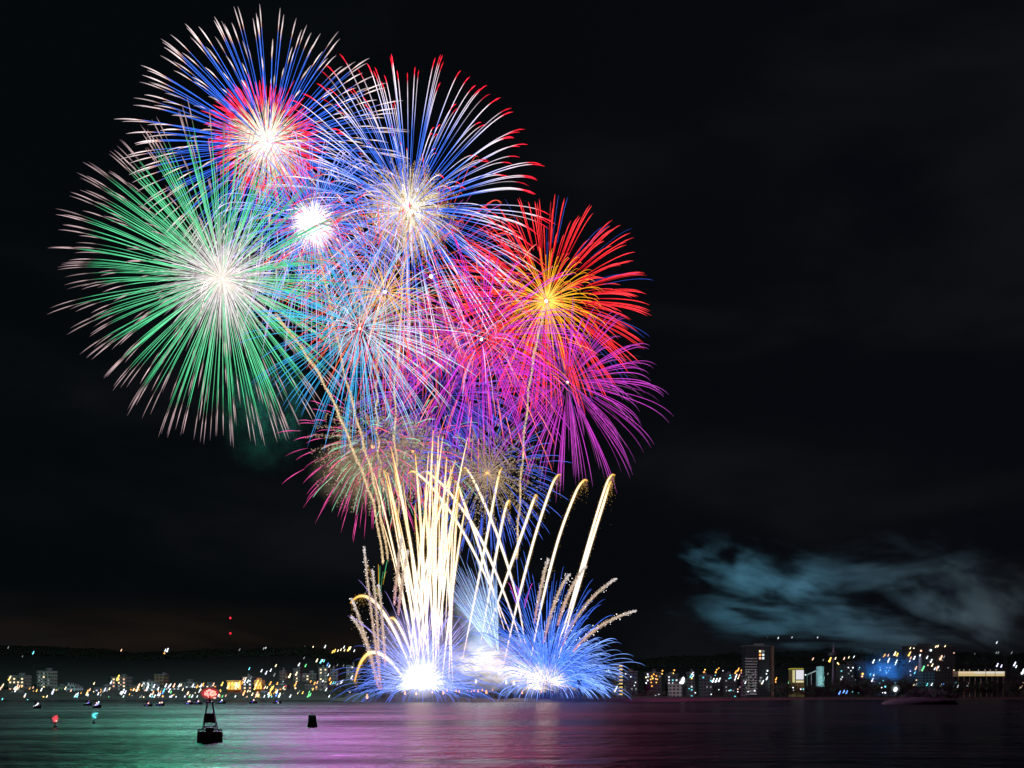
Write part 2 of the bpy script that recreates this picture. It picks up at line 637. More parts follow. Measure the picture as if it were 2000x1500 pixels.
# --- white and blue shell with red tips
B, s = burst('firework of blue rays turning white with red tips around a gold heart', 798, 410, 670)
layer('outer_trail', B, trails(280, 288, [(0, (.3, .4, 1.1)), (.25, (.06, .2, 1.2)), (.52, (.08, .24, 1.2)), (.64, (.6, .62, 1.15)), (.78, (1.0, .85, 1.0)), (.875, (1.0, .8, .9)), (.89, (1.5, .03, .07)), (1, (1.3, .02, .05))], 2.8, u0=.12, sag=38, bundle=2, spread=.03,
      wprof=((0, .5), (.4, .7), (.6, 1.1), (.87, 1.0), (.9, .8), (.93, 1.6), (.97, 1.3), (1, .2)), k=1.9, jit=.035), s)
layer('gold_heart', B, trails(270, 78, [(0, (.95, .92, .86)), (.3, (.78, .72, .58)), (.88, (.70, .60, .42)), (1, (.4, .27, .12))], 3.3, u0=.02, sag=8, jit=.06), s)
layer('gold_glitter', B, glitter(240, 26, 102, (.5, .33, .14), 1.5, u0=.4, sag=10, scatter=1.6), s, 't')
layer('hooked_star', B, trails(34, 70, [(0, WHITE), (1, WHITE)], 2.8, u0=.2, sag=44, k=3), s)
flash(B, 3.4, s)
halo_ball('core_glow', B, 50 * s, (.2, .18, .14))
burst_light(B, (.8, .7, 1), 8e5, 30)

# --- small dazzling white core with hooked blue and lavender rays
B, s = burst('firework with a solid white core and drooping blue-lavender rays', 612, 437, 640)
layer('outer_trail', B, trails(210, 200, [(0, (.1, .3, 1.1)), (.5, (.12, .3, 1.15)), (.75, (.4, .4, 1.15)), (.92, (.85, .6, 1.15)), (1, (.8, .45, 1.0))], 2.4, u0=.25, sag=72, k=2.7, N=30, jit=.05), s)
layer('red_ring', B, trails(120, 78, [(0, (1, .1, .3)), (1, (.9, .03, .2))], 2.2, u0=.6, sag=14, jit=.12), s)
layer('white_core', B, trails(260, 45, [(0, (1.8, 1.8, 1.8)), (.6, (1.3, 1.25, 1.3)), (1, (.7, .5, .7))], 4.0, u0=.02, sag=8, jit=.13), s)
flash(B, 12, s, (2, 2, 2))
halo_ball('core_glow', B, 52 * s, (.45, .42, .55))
burst_light(B, (.6, .6, 1), 5e5, 15)

# --- the big green shell
B, s = burst('largest firework, bundled green rays with dusty pink tips around a grey-white heart', 434, 545, 620)
GRN = (.06, .62, .20)
layer('outer_trail', B, trails(440, 297, [(0, (.5, .6, .5)), (.3, (.35, .62, .38)), (.42, (.16, .74, .36)), (.74, (.09, .64, .28)), (.81, (.04, .36, .15)), (.84, (.12, .1, .08)), (.87, (.52, .36, .36)), (.95, (.45, .32, .34)), (1, (.2, .12, .14))], 2.9, u0=.22, sag=22,
      bundle=2, spread=.022, wprof=((0, .5), (.5, 1), (.78, .8), (.81, .4), (.85, 1.4), (.94, 1.1), (1, .2)), k=1.6, jit=.028), s)
layer('white_heart', B, trails(320, 122, [(0, (.85, .76, .66)), (.2, (.66, .58, .5)), (.45, (.74, .70, .71)), (.85, (.58, .54, .56)), (1, (.22, .2, .21))], 2.7, u0=.02, sag=14, jit=.1), s)
layer('hooked_star', B, trails(22, 62, [(0, (1, .95, .85)), (1, (1, .9, .8))], 2.4, u0=.2, sag=40, k=3), s)
flash(B, 3.4, s)
halo_ball('core_glow', B, 80 * s, (.22, .2, .19))
burst_light(B, (.03, 1, .48), 1.15e7, 45)

# --- red shell with golden yellow heart
B, s = burst('firework of broad red rays around a golden yellow heart', 1067, 588, 700)
layer('outer_trail', B, trails(330, 200, [(0, RED), (.5, (1.1, .015, .03)), (.75, (1.3, .04, .05)), (.95, (1.3, .05, .07)), (1, (.9, .03, .04))], 3.1, u0=.40, sag=22, bundle=2, spread=.028, jit=.035, wprof=((0, .3), (.4, .8), (.85, 1.1), (1, .2)), startjit=.1), s)
layer('yellow_heart', B, trails(150, 112, [(0, (1.2, .7, .15)), (.5, (1.1, .5, .02)), (.85, (1.1, .42, .01)), (1, (1.0, .3, .02))], 2.6, u0=.08, sag=26, k=2.2, jit=.07), s)
layer('blue_trail', B, trails(46, 214, [(0, (.03, .05, .35)), (1, (.06, .12, .75))], 1.3, u0=.5, sag=26), s)
flash(B, 3.4, s, (5, 4.6, 3.6))
halo_ball('core_glow', B, 30 * s, (.8, .35, .06))
burst_light(B, (1, .02, .10), 7e5, 40)

# --- cyan shell
B, s = burst('firework of straight cyan rays around a dark hollow centre', 703, 642, 600)


def right_white(c, d):
    k = np.clip(d[:, 0] * 1.1, 0, 1)[:, None, None]
    return c * (1 - k) + k * np.array([.72, .92, 1.0]) * c.max(axis=2, keepdims=True)


layer('outer_trail', B, trails(250, 212, [(0, (.3, .6, .75)), (.3, (.06, .5, .8)), (.7, (.05, .5, .95)), (1, (.05, .3, .8))], 2.1, u0=.10, sag=30, bundle=2, spread=.03, tint=right_white, jit=.08, startjit=.16), s)
layer('hooked_star', B, trails(30, 70, [(0, (.6, .9, 1)), (1, (.6, .9, 1))], 2.2, u0=.2, sag=40, k=3), s)
flash(B, 2.7, s, (3, 1.8, 1.2))
burst_light(B, (.2, .8, 1), 1.2e6, 40)

# --- orange and yellow shell behind it
B, s = burst('small yellow firework with orange-red outer strokes left of the magenta one', 752, 570, 560)
layer('yellow_heart', B, trails(70, 80, [(0, (1.1, .7, .3)), (.5, (1.0, .5, .04)), (1, (.8, .35, .02))], 2.0, u0=.12, sag=16, k=2.2), s)
layer('outer_trail', B, trails(190, 195, [(0, (.9, .25, .03)), (.6, (1, .2, .04)), (1, (.95, .06, .06))], 1.9, u0=.5, sag=26, jit=.1, startjit=.2), s)
flash(B, 2.7, s, (5, 4.5, 4))

# --- magenta shells
B, s = burst('magenta firework with scattered red strokes in the thick of the display', 940, 663, 640)
layer('outer_trail', B, trails(200, 206, [(0, (.4, .03, .5)), (.4, (.62, .03, .66)), (.8, (.8, .05, .8)), (1, (.5, .04, .6))], 2.1, u0=.22, sag=40, bundle=2, spread=.04, jit=.1, startjit=.18), s)
layer('red_stroke', B, trails(90, 190, [(0, (1.3, .1, .12)), (.9, (1.3, .3, .22)), (1, (1, .05, .1))], 2.9, u0=.74, sag=40, jit=.2), s)
layer('hooked_star', B, trails(26, 76, [(0, (.8, .3, .8)), (1, (1, .5, .9))], 2.2, u0=.3, sag=50, k=3), s)
flash(B, 2.7, s, (5, 4, 3))
burst_light(B, (1, .02, .22), 1.6e6, 40)

B, s = burst('fine purple-magenta firework drooping at the far right of the display', 1108, 747, 660)
layer('outer_trail', B, trails(210, 182, [(0, (.2, .02, .22)), (.35, (.5, .03, .48)), (.75, (.72, .06, .68)), (1, (.35, .06, .38))], 2.1, u0=.2, sag=34, jit=.09, bundle=2, spread=.03, k=2.0, startjit=.15), s)
layer('dim_trail', B, trails(80, 150, [(0, (.1, .05, .08)), (1, (.16, .07, .14))], 1.3, u0=.1, sag=30), s)
flash(B, 3, s, (2, 1.6, 1.2))

# --- red hooked shell behind the centre
B, s = burst('red firework of hooked strokes half hidden behind the middle of the display', 842, 540, 770)
layer('outer_trail', B, trails(190, 225, [(0, (1, .1, .1)), (.7, (1.1, .06, .08)), (1, (.9, .12, .05))], 2.0, u0=.55, sag=52, k=2.4, jit=.1, startjit=.2), s)
layer('magenta_trail', B, trails(150, 200, [(0, (.5, .05, .4)), (1, (.7, .1, .55))], 1.5, u0=.4, sag=36, startjit=.2), s)
flash(B, 4, s, (5, 3.5, 2))

# --- indigo shell
B, s = burst('dim indigo firework of fine threads under the cyan one', 850, 775, 720)
layer('outer_trail', B, trails(330, 178, [(0, (.06, .04, .4)), (.6, (.14, .08, .8)), (1, (.2, .1, .8))], 1.5, u0=.2, sag=40, jit=.16, startjit=.3), s)
layer('violet_trail', B, trails(160, 190, [(0, (.3, .06, .6)), (1, (.45, .1, .75))], 1.5, u0=.4, sag=34, jit=.12, startjit=.3), s)

# --- low broken shells over the smoke
B, s = burst('low firework of pink dashes and green dashes over brown smoke', 728, 872, 650)
layer('pink_dash', B, trails(150, 152, [(0, (.35, .03, .2)), (.93, (1.0, .10, .42)), (1, (.7, .05, .3))], 2.4, u0=.74, sag=26, jit=.09, wprof=((0, .2), (.5, 1), (1, .15))), s)
layer('green_dash', B, trails(100, 100, [(0, (.2, .7, .35)), (1, (.3, .75, .45))], 2.1, u0=.66, sag=24, jit=.16, center=(5, 0, -5)), s)
layer('brown_glitter', B, glitter(190, 30, 120, (.30, .21, .14), 1.5, u0=.35, sag=20, scatter=2.2), s, 't')
layer('red_dash', B, trails(60, 95, [(0, (1.1, .12, .06)), (1, (1.0, .15, .3))], 2.0, u0=.6, sag=20, jit=.2), s)
flash(B, 4, s, (2.4, 1.0, .3))
burst_light(B, (1, .03, .88), 8e6, 40, (-20, -70, 80))  # lamp added ahead of the burst to throw magenta onto the water
burst_light(B, (1, .72, .5), 1.6e5, 6, (-4, 34, 0))  # lamp added behind the burst to light the brown smoke

B, s = burst('low firework of brown glitter with short blue outer rays', 952, 925, 640)
layer('brown_glitter', B, glitter(150, 36, 108, (.34, .25, .16), 1.4, u0=.12, sag=14, scatter=1.5), s, 't')
layer('brown_trail', B, trails(60, 70, [(0, (.6, .4, .22)), (.6, (.36, .25, .16)), (1, (.2, .14, .1))], 2.0, u0=.05, sag=10), s)
layer('blue_trail', B, trails(230, 146, [(0, (.05, .05, .35)), (.7, (.08, .15, .9)), (1, (.08, .18, .9))], 1.9, u0=.55, sag=22, jit=.1, startjit=.2), s)
flash(B, 4, s, (2.5, 1.0, .3))

B, s = burst('small low firework of crackling brown sparks with red strokes', 806, 882, 660)
layer('brown_glitter', B, glitter(130, 32, 84, (.34, .25, .17), 1.5, u0=.15, sag=16, scatter=2.2), s, 't')
layer('red_stroke', B, trails(46, 110, [(0, (1.2, .12, .06)), (1, (1.1, .12, .2))], 2.2, u0=.55, sag=26, jit=.2), s)
layer('green_dash', B, trails(44, 130, [(0, (.2, .7, .4)), (1, (.3, .8, .5))], 2.1, u0=.72, sag=30, jit=.12), s)
layer('violet_trail', B, trails(70, 100, [(0, (.2, .06, .5)), (1, (.4, .1, .6))], 1.5, u0=.4, sag=20), s)
flash(B, 3, s, (2.4, 1.0, .3))


# ------------------------------------------------------------------ rising tails, comets, mines
def catmull(pts, n):
    pts = [np.array(p, float) for p in pts]
    pts = [2 * pts[0] - pts[1]] + pts + [2 * pts[-1] - pts[-2]]
    out = []
    m = len(pts) - 3
    for i in range(m):
        p0, p1, p2, p3 = pts[i:i + 4]
        for t in np.linspace(0, 1, n, endpoint=(i == m - 1)):
            out.append(0.5 * ((2 * p1) + (-p0 + p2) * t + (2 * p0 - 5 * p1 + 4 * p2 - p3) * t * t + (-p0 + 3 * p1 - 3 * p2 + p3) * t ** 3))
    return np.array(out)


def rel(pts_px, base, Y, depth=0.0):
    """pixel path to offsets (in px units) from its base: x right, y away, z up"""
    p = np.array(pts_px, float)
    q = np.zeros((len(p), 3))
    q[:, 0] = p[:, 0] - base[0]
    q[:, 2] = base[1] - p[:, 1]
    q[:, 1] = np.linspace(0, depth, len(p))
    return q


def rising_tail(label, path, Y, col=(.95, .68, .38), width=4.2, dens=12, wob=1.2):
    Y -= 45
    base = path[0]
    c = catmull(rel(path, base, Y, 10), 40)
    root = empty('rising_tail', P(base[0], base[1], Y), label, 'firework tail', 'glittering tails of climbing shells')
    s = Y / F
    n = len(c)
    ph = np.linspace(0, 46, n)
    core = c + np.stack([np.sin(ph) * wob, np.cos(ph) * wob, 0 * ph], 1)
    rad = (1.25 + 0.35 * np.sin(ph * 2.3)) * np.linspace(1.2, .8, n)
    layer('thread', root, tubes(core[None], rad[None], np.tile(np.array(col) * 0.9, (1, n, 1)) * RNG.uniform(.5, 1.3, (1, n, 1))), s)
    m = n * dens
    i = RNG.integers(0, n, m)
    pos = core[i] + RNG.normal(0, width * 0.30, (m, 3)) * np.array([1, 1, 1.6])
    colr = np.array(col)[None] * RNG.uniform(.3, 1.6, (m, 1))
    layer('glitter', root, sparks(pos, RNG.uniform(.4, 1.0, m), colr), s, 't')
    return root


rising_tail('sparkling gold tail climbing to the drooping blue firework with the white core', [(757, 1090), (742, 1000), (730, 940), (712, 876), (697, 820), (675, 740), (655, 650), (636, 560), (620, 480)], 640)
rising_tail('sparkling gold tail climbing leftward to the big green firework', [(748, 1100), (735, 1010), (720, 956), (700, 905), (675, 842), (655, 795), (627, 738), (605, 703), (565, 647), (535, 610)], 625)
rising_tail('straight gold tail climbing to the red and yellow firework', [(1009, 1090), (1016, 960), (1026, 830), (1040, 710), (1054, 640), (1066, 592)], 690)
rising_tail('thin beaded gold tail climbing to the red-tipped white firework', [(782, 1080), (777, 980), (772, 880), (771, 760), (778, 640), (790, 500), (797, 420)], 672, width=3.8, dens=9, wob=2.2)
rising_tail('thin beaded gold tail fading out left of the beaded one', [(748, 960), (739, 880), (735, 800), (736, 720), (740, 660)], 690, width=3.8, dens=9, wob=2.2)


def bez(p0, p1, p2, n=34):
    t = np.linspace(0, 1, n)[:, None]
    p0, p1, p2 = (np.array(p, float)[None] for p in (p0, p1, p2))
    return (1 - t) ** 2 * p0 + 2 * t * (1 - t) * p1 + t * t * p2


SHEAF = 'white-gold comets fired in a sheaf from the spit'


def comet(label, p0, p1, p2, Y, width=8.0, start=0.0, gold_from=.72, group=SHEAF):
    """a rising comet: white-hot core, a thin gold glow and embers that hang below the path"""
    path = bez(p0, p1, p2, 40) if len(np.shape(p1)) == 1 else catmull([p0, *p1, p2], 14)
    q = rel(path, p0, Y, RNG.uniform(-14, 14))
    root = empty('comet', P(p0[0], p0[1], Y), label, 'comet', group)
    s = Y / F
    n = len(q)
    u = np.linspace(0, 1, n)
    wp = np.interp(u, (0, .1, .3, .6, .8, 1), (.22, .6, 1, .95, .75, .3)) * width * .5
    col = grad([(0, (1.0, .74, .82)), (.12, (1.05, .95, .92)), (.3, (1.2, 1.15, 1.05)), (gold_from - .06, (1.1, 1.0, .82)), (gold_from + .12, (1.0, .66, .25)), (1, (.8, .38, .05))], u)
    layer('hot_core', root, tubes(q[None], (wp * .5)[None], col[None]), s)
    gold = grad([(0, (.30, .16, .14)), (.3, (.55, .36, .17)), (.8, (.70, .38, .06)), (1, (.55, .26, .02))], u)
    V, Qd, C = tubes(q[None], (wp * 1.1)[None], gold[None] * 1.0)
    o = layer('ember_glow', root, (V, Qd, C), s, 'q', HALO)
    o.data.shade_smooth()
    m = 480
    i = (RNG.uniform(0.1, 1, m) ** .7 * (n - 1)).astype(int)
    pos = q[i] + RNG.normal(0, 1, (m, 3)) * (wp[i] * .62)[:, None]
    pos[:, 2] -= RNG.exponential(1, m) * np.interp(u[i], (0, .6, 1), (.5, 3, 11))
    ec = np.array([.8, .45, .10])[None] * RNG.uniform(.25, 1.2, (m, 1))
    layer('ember', root, sparks(pos, RNG.uniform(.35, .8, m), ec), s, 't')['kind'] = 'stuff'
    return root


def straightish(base, tip, bow):
    """control point giving a gentle arch"""
    return ((base[0] * .45 + tip[0] * .55) + bow, base[1] * .35 + tip[1] * .65)


lone = 'gold-tipped comets leaning out to the right'
for lab, path in (
        ('outermost tall comet on the right with a hooked gold tip', [(1072, 1318), (1112, 1190), (1152, 1050), (1181, 955), (1193, 931), (1200, 930)]),
        ('straight tall comet close inside the outermost right-hand one', [(1090, 1290), (1120, 1180), (1152, 1070), (1180, 980), (1191, 944), (1196, 938)]),
        ('tall comet with a hooked gold tip, second lone one from the right', [(1032, 1312), (1058, 1180), (1090, 1055), (1122, 968), (1138, 942), (1147, 941)]),
        ('tall comet with a hooked gold tip, third lone one from the right', [(983, 1300), (1010, 1180), (1044, 1050), (1075, 955), (1088, 928), (1096, 924)]),
        ('shorter comet with a small hooked tip between two taller right-leaning ones', [(950, 1240), (985, 1140), (1020, 1040), (1040, 982), (1046, 966), (1050, 968)]),
        ('short narrow comet leaning slightly right beside the sheaf', [(940, 1250), (957, 1150), (977, 1040), (988, 990), (994, 978), (996, 980)]),
        ('narrow comet rising into the brown glitter firework', [(903, 1290), (935, 1130), (960, 1000), (974, 930), (980, 914)])):
    comet(lab, path[0], path[1:-1], path[-1], 618 + RNG.uniform(-8, 14), RNG.uniform(8.5, 10.5), gold_from=.7, group=lone)

leftlean = 'comets leaning left across the sheaf'
for lab, b0, tip, ctrl in (
        ('long comet crossing the sheaf from lower right to a gold hook', (1030, 1285), (903, 916), [(1010, 1170), (975, 1055), (938, 965), (918, 925), (908, 912)]),
        ('comet crossing leftward just below the longest crossing one', (1022, 1265), (822, 926), [(985, 1160), (935, 1045), (880, 965), (842, 928), (830, 922)]),
        ('lower comet crossing leftward out of the white smoke', (1000, 1245), (798, 926), [(960, 1150), (905, 1040), (850, 960), (818, 928), (806, 922)]),
        ('faint comet crossing leftward behind the sheaf', (985, 1230), (886, 938), [(962, 1150), (930, 1050), (904, 975), (892, 942)])):
    comet(lab, b0, ctrl, tip, 628 + RNG.uniform(-6, 10), RNG.uniform(8.5, 10.5), gold_from=.7, group=leftlean)

# the dense sheaf: white-hot comets that nothing tells apart
tips = [(762, 870, 834), (770, 912, 838), (748, 915, 828), (756, 922, 822), (731, 925, 812), (812, 890, 836), (846, 840, 826), (856, 850, 840), (866, 856, 818),
        (872, 890, 852), (838, 885, 812), (880, 905, 856), (884, 915, 838), (914, 858, 850), (890, 900, 808), (828, 950, 842), (862, 930, 822), (850, 905, 850),
        (898, 955, 846), (840, 920, 800), (875, 960, 862), (820, 985, 826), (856, 990, 832), (892, 990, 872), (868, 960, 880), (910, 985, 866)]
SL = 'white-hot comet packed into the tall sheaf above the left fan'
for i, (tx, ty, bx) in enumerate(tips):
    b0 = (bx + RNG.uniform(-6, 6), 1332 - RNG.uniform(0, 120))
    bow = (tx - bx) * .12
    comet(SL, b0, straightish(b0, (tx, ty), -bow * .3), (tx, ty), 612 + RNG.uniform(-6, 22), RNG.uniform(6, 10), gold_from=RNG.uniform(.8, .92))

for i in range(16):                                    # finer strands between the thick ones
    tx, bx = 742 + i * 10.4 + RNG.uniform(-5, 5), 806 + i * 4.6 + RNG.uniform(-6, 6)
    b0 = (bx, 1320 - RNG.uniform(0, 90))
    comet('thin white-gold strand between the thick comets of the tall sheaf', b0, (b0[0] * .45 + tx * .55, 1080), (tx, RNG.uniform(905, 1010)), 612 + RNG.uniform(-6, 22), RNG.uniform(3.4, 5.2), gold_from=RNG.uniform(.7, .85))

comet('comet arching over to the left and hooking down, upper of the two arches', (800, 1300), (728, 1120), (684, 1178), 610, 12, gold_from=.6, group='arching comets at the left of the display')
comet('low comet arching over to the left almost down to the spit', (795, 1335), (718, 1215), (694, 1332), 608, 13, gold_from=.55, group='arching comets at the left of the display')
comet('short comet bending left between the low arch and the sheaf', (806, 1290), (772, 1185), (757, 1212), 611, 10, gold_from=.6, group='arching comets at the left of the display')


def tinsel(label, p0, p1, p2, Y, width=7, group='bristling silver tails fanning out low'):
    path = bez(p0, p1, p2, 60)
    q = rel(path, p0, Y, RNG.uniform(-8, 8))
    root = empty('silver_tail', P(p0[0], p0[1], Y), label, 'comet', group)
    s = Y / F
    n = len(q)
    u = np.linspace(0, 1, n)
    col = grad([(0, (.75, .35, .45)), (.3, (.75, .5, .36)), (.8, (.72, .56, .42)), (1, (.9, .8, .8))], u)
    layer('thread', root, tubes(q[None], (np.interp(u, (0, .3, 1), (.5, 1.6, .9)))[None], col[None] * .9), s)
    m = 1300
    i = (RNG.uniform(0, 1, m) * (n - 1)).astype(int)
    pos = q[i] + RNG.normal(0, 1, (m, 3)) * (np.interp(u[i], (0, .3, 1), (.5, 1, .7)) * width * .28)[:, None]
    ec = col[i] * RNG.uniform(.3, 1.3, (m, 1))
    big = RNG.uniform(0, 1, m) > .985
    ec[big] = (2.5, 2.4, 2.4)
    pos[big] += RNG.normal(0, 4, (big.sum(), 3))
    layer('bristle', root, sparks(pos, RNG.uniform(.6, 1.2, m), ec), s, 't')['kind'] = 'stuff'
    return root


for lab, a, b_, c_ in (
        ('lowest bristling silver tail at far right, nearly flat', (1120, 1272), (1165, 1212), (1243, 1193)),
        ('bristling silver tail at right above the flattest one', (1098, 1260), (1135, 1172), (1204, 1130)),
        ('steep bristling silver tail at right beside the outermost comets', (1062, 1255), (1082, 1160), (1113, 1120)),
        ('bristling silver tail hidden among the right-hand comets', (1090, 1220), (1108, 1150), (1144, 1106)),
        ('thin bristling silver tail between two lone comets', (1044, 1215), (1056, 1140), (1071, 1090)),
        ('tall bristling silver tail at left, topmost of the left fan', (745, 1345), (722, 1180), (710, 1066)),
        ('bristling silver tail just right of the topmost left one', (741, 1330), (738, 1200), (726, 1110)),
        ('bristling silver tail at far left, upper of two curling outward', (740, 1345), (716, 1240), (686, 1168)),
        ('bristling silver tail at far left, lower of two curling outward', (737, 1338), (716, 1235), (685, 1204)),
        ('short bristling silver tail near the tall one at left', (752, 1300), (748, 1210), (739, 1140)),
        ('bristling silver tail rising beside the sheaf at left', (778, 1200), (786, 1120), (797, 1074)),
        ('small bristling silver tail above the left fan', (770, 1180), (778, 1100), (785, 1048))):
    tinsel(lab, a, b_, c_, 606 + RNG.uniform(-3, 6))


def up(d):
    return d[:, 2] > -0.12


# blue fans thrown up from the ground
M = empty('mine_fan', P(823, 1344, 612), 'left ground fan of fine blue and lavender threads around a white fire', 'firework', 'fans thrown up from the ground')
s = 612 / F
layer('blue_thread', M, trails(1000, 128, [(0, (1, 1, 1.2)), (.3, (.55, .65, 1.2)), (.6, (.24, .38, 1.15)), (1, (.07, .16, .85))], 1.5, u0=.18, sag=38, k=2.0, keep=lambda d: (d[:, 2] > -0.05), jit=.22, startjit=.4), s)
layer('tall_thread', M, trails(330, 205, [(0, (1, 1, 1.2)), (.4, (.5, .55, 1.15)), (.7, (.55, .45, 1.0)), (1, (.35, .2, .8))], 1.7, u0=.2, sag=30, keep=lambda d: d[:, 2] > .72, jit=.15, startjit=.4), s)
layer('white_fire', M, trails(420, 50, [(0, (2, 2, 2)), (.6, (1.3, 1.3, 1.4)), (1, (.6, .65, 1.1))], 3.6, u0=.02, sag=10, keep=lambda d: d[:, 2] > .02, jit=.12), s)
halo_ball('fire_glow', M, 112 * s, (.34, .31, .56), loc=(0, 0, 60 * s))
halo_ball('ground_glow', M, 46 * s, (1.0, 1.0, 1.1), loc=(0, 0, 20 * s))
burst_light(M, (1, .6, .28), 1.2e4, 9, (0, -12, 12))  # warm lamp added for a gold reflection on the water

M = empty('mine_fan', P(1066, 1338, 622), 'right ground fan of long blue threads sweeping outward', 'firework', 'fans thrown up from the ground')
s = 622 / F
layer('blue_thread', M, trails(1900, 142, [(0, (.5, .6, 1.2)), (.35, (.10, .26, 1.1)), (.6, (.05, .18, 1.0)), (.88, (.3, .5, 1.2)), (1, (.1, .25, .9))], 1.8, u0=.22, sag=34, k=2.0, keep=lambda d: (d[:, 2] > 0.0) & (d[:, 0] > -.72), jit=.18, bright=.5, startjit=.35), s)
layer('tall_thread', M, trails(1100, 200, [(0, (.2, .3, 1)), (.5, (.06, .2, 1.0)), (1, (.05, .14, .8))], 1.7, u0=.45, sag=36, keep=lambda d: (d[:, 2] > .62) & (d[:, 0] > -.78) & (d[:, 0] < .5), jit=.18, startjit=.25), s)
halo_ball('fan_glow', M, 112 * s, (.015, .03, .20), loc=(12 * s, 0, 34 * s))
burst_light(M, (1, .6, .4), 2e4, 8, (0, -12, 14))

for lab, fx, fy, r, lean in (('cream ground mine spreading spikes, rightmost of three', 1081, 1338, 40, .25), ('cream ground mine spreading spikes in the middle of three', 1046, 1330, 38, .3),
                             ('cream ground mine spreading spikes beside the white smoke', 1018, 1324, 38, .1), ('low cream ground mine lying flat at the smoke foot', 1040, 1345, 34, -.5)):
    M = empty('ground_mine', P(fx, fy, 616), lab, 'firework', 'cream mines at the foot of the right fan')
    s = 616 / F
    layer('spike', M, trails(170, r, [(0, (1.2, 1.0, .78)), (.6, (.9, .74, .52)), (1, (.6, .42, .3))], 2.2, u0=.08, sag=8, keep=lambda d: (d[:, 2] > -.1) & (d[:, 0] > -.6), jit=.2, center=(0, 0, 0)), s)
    halo_ball('fire_glow', M, r * .8 * s, (.45, .38, .27), loc=(r * .25 * lean * s, 0, r * .3 * s))

M = empty('pale_fountain', P(975, 1285, 626), 'pale blue-white fountain column rising leftward out of the smoke', 'firework')
s = 626 / F
layer('pale_thread', M, trails(1300, 185, [(0, (.7, .85, 1.0)), (.5, (.5, .68, .95)), (1, (.2, .35, .8))], 1.9, u0=.05, sag=12, keep=lambda d: (d[:, 2] > .72) & (d[:, 0] < -.02) & (d[:, 0] > -.62), jit=.2, startjit=.5, center=(0, 0, 0), flat=(1, .5, 1)), s)
halo_ball('fountain_glow', M, 66 * s, (.20, .30, .5), loc=(-36 * s, 4, 62 * s), squash=(.62, .5, 1.25))
burst_light(M, (.6, .78, 1), 1.0e4, 6, (-34 * s, 2, 60 * s))
for lab, mx, my, dx in (('few yellow and green threads standing left of the sheaf', 752, 1190, -.1), ('few magenta and blue threads standing right of the sheaf', 1018, 1215, .05)):
    M = empty('thread_mine', P(mx, my, 632), lab, 'firework')
    a = ((1.0, .5, .03), (.1, .6, .25)) if dx < 0 else ((.8, .06, .7), (.08, .18, .9))
    for nm, cc in zip(('warm_thread', 'cool_thread'), a):
        layer(nm, M, trails(220, 100, [(0, cc), (1, cc)], 2.0, u0=.3, sag=18, keep=lambda d: (d[:, 2] > .955), jit=.2, startjit=.3, center=(-12 if dx < 0 else 0, 0, 0)), 632 / F)

# ------------------------------------------------------------------ smoke
def smoke(name, label, px, py, Y, rx, ry, depth, mat, tilt=0):
    bm = bmesh.new()
    bmesh.ops.create_icosphere(bm, subdivisions=3, radius=1.0)
    o = link(name, bm_mesh(name, bm, True), None, mat, P(px, py, Y))
    s = Y / F
    o.scale = (rx * s, depth, ry * s)
    o.rotation_euler.y = math.radians(tilt)
    tag(o, label, 'smoke', kind='stuff')
    return o


for lab, px, py, yy, rx, ry, dp, tl, den, off in (
        ('teal-lit smoke wisp rising highest, upper left of the smoke bank', 1500, 1128, 1440, 225, 82, 80, 16, .06, 1.3),
        ('brightest teal-lit smoke streak low above the high-rise and lit hall', 1590, 1215, 1470, 320, 80, 90, 6, .06, 4.1),
        ('grey smoke drifting out of frame at the right edge', 1900, 1175, 1450, 280, 125, 100, 24, .04, 7.7),
        ('dim upper veil of smoke over the middle of the bank', 1720, 1120, 1490, 300, 90, 90, -6, .03, 9.2),
        ('low grey smoke settling over the skyline below the brightest streak', 1730, 1252, 1480, 340, 62, 80, 4, .035, 2.6)):
    smoke('smoke', lab, px, py, yy, rx, ry, dp, smoke_mat('drifting_smoke', (.44, .64, .74), den, 1.9, .38, .80, (1.5, .8, .9), (off, .4, off * .3), .3, .0, rag=.55), tl)  # teal light falling on the smoke is put into its colour
smoke('smoke', 'brown smoke ball behind the low pink and green firework', 715, 925, 720, 120, 85, 34,
      smoke_mat('brown_smoke', (.22, .15, .09), 0.03, 2.2, .34, .62, (1, 1, 1), (0, 3, 1), .5, .3))
smoke('smoke', 'dark green-lit smoke hanging below the big green firework', 520, 800, 700, 110, 140, 40,
      smoke_mat('green_lit_smoke', (.03, .16, .12), 0.008, 3.2, .42, .7, (1, 1, .8), (4, 1, 7), 1.0, .2))  # the green burst's light is put into this smoke's colour
smoke('smoke', 'bright white smoke rolling along the ground between the two fans', 975, 1298, 634, 118, 62, 13,
      smoke_mat('white_smoke', (.93, .93, .95), 0.3, 2.6, .40, .6, (1, 1, 1.3), (1, 1, 0), .8, .5))
smoke('smoke', 'pale blue smoke column standing between the two ground fans', 928, 1205, 640, 62, 100, 12,
      smoke_mat('pale_smoke', (.75, .85, .95), 0.10, 2.6, .36, .7, (1, 1, .8), (3, 2, 5), .5, .1), -14)
smoke('smoke', 'thin violet smoke veil low between the fans', 950, 1322, 644, 150, 60, 12,
      smoke_mat('violet_smoke', (.62, .55, .85), 0.035, 1.6, .2, .7, (1, 1, 1), (5, 1, 0), .3, .5))
S = empty('added_flame', P(962, 1325, 622), 'added flames and lamps lighting the bright white smoke between the fans', 'firework')  # added: flames and point lamps that light the smoke from within
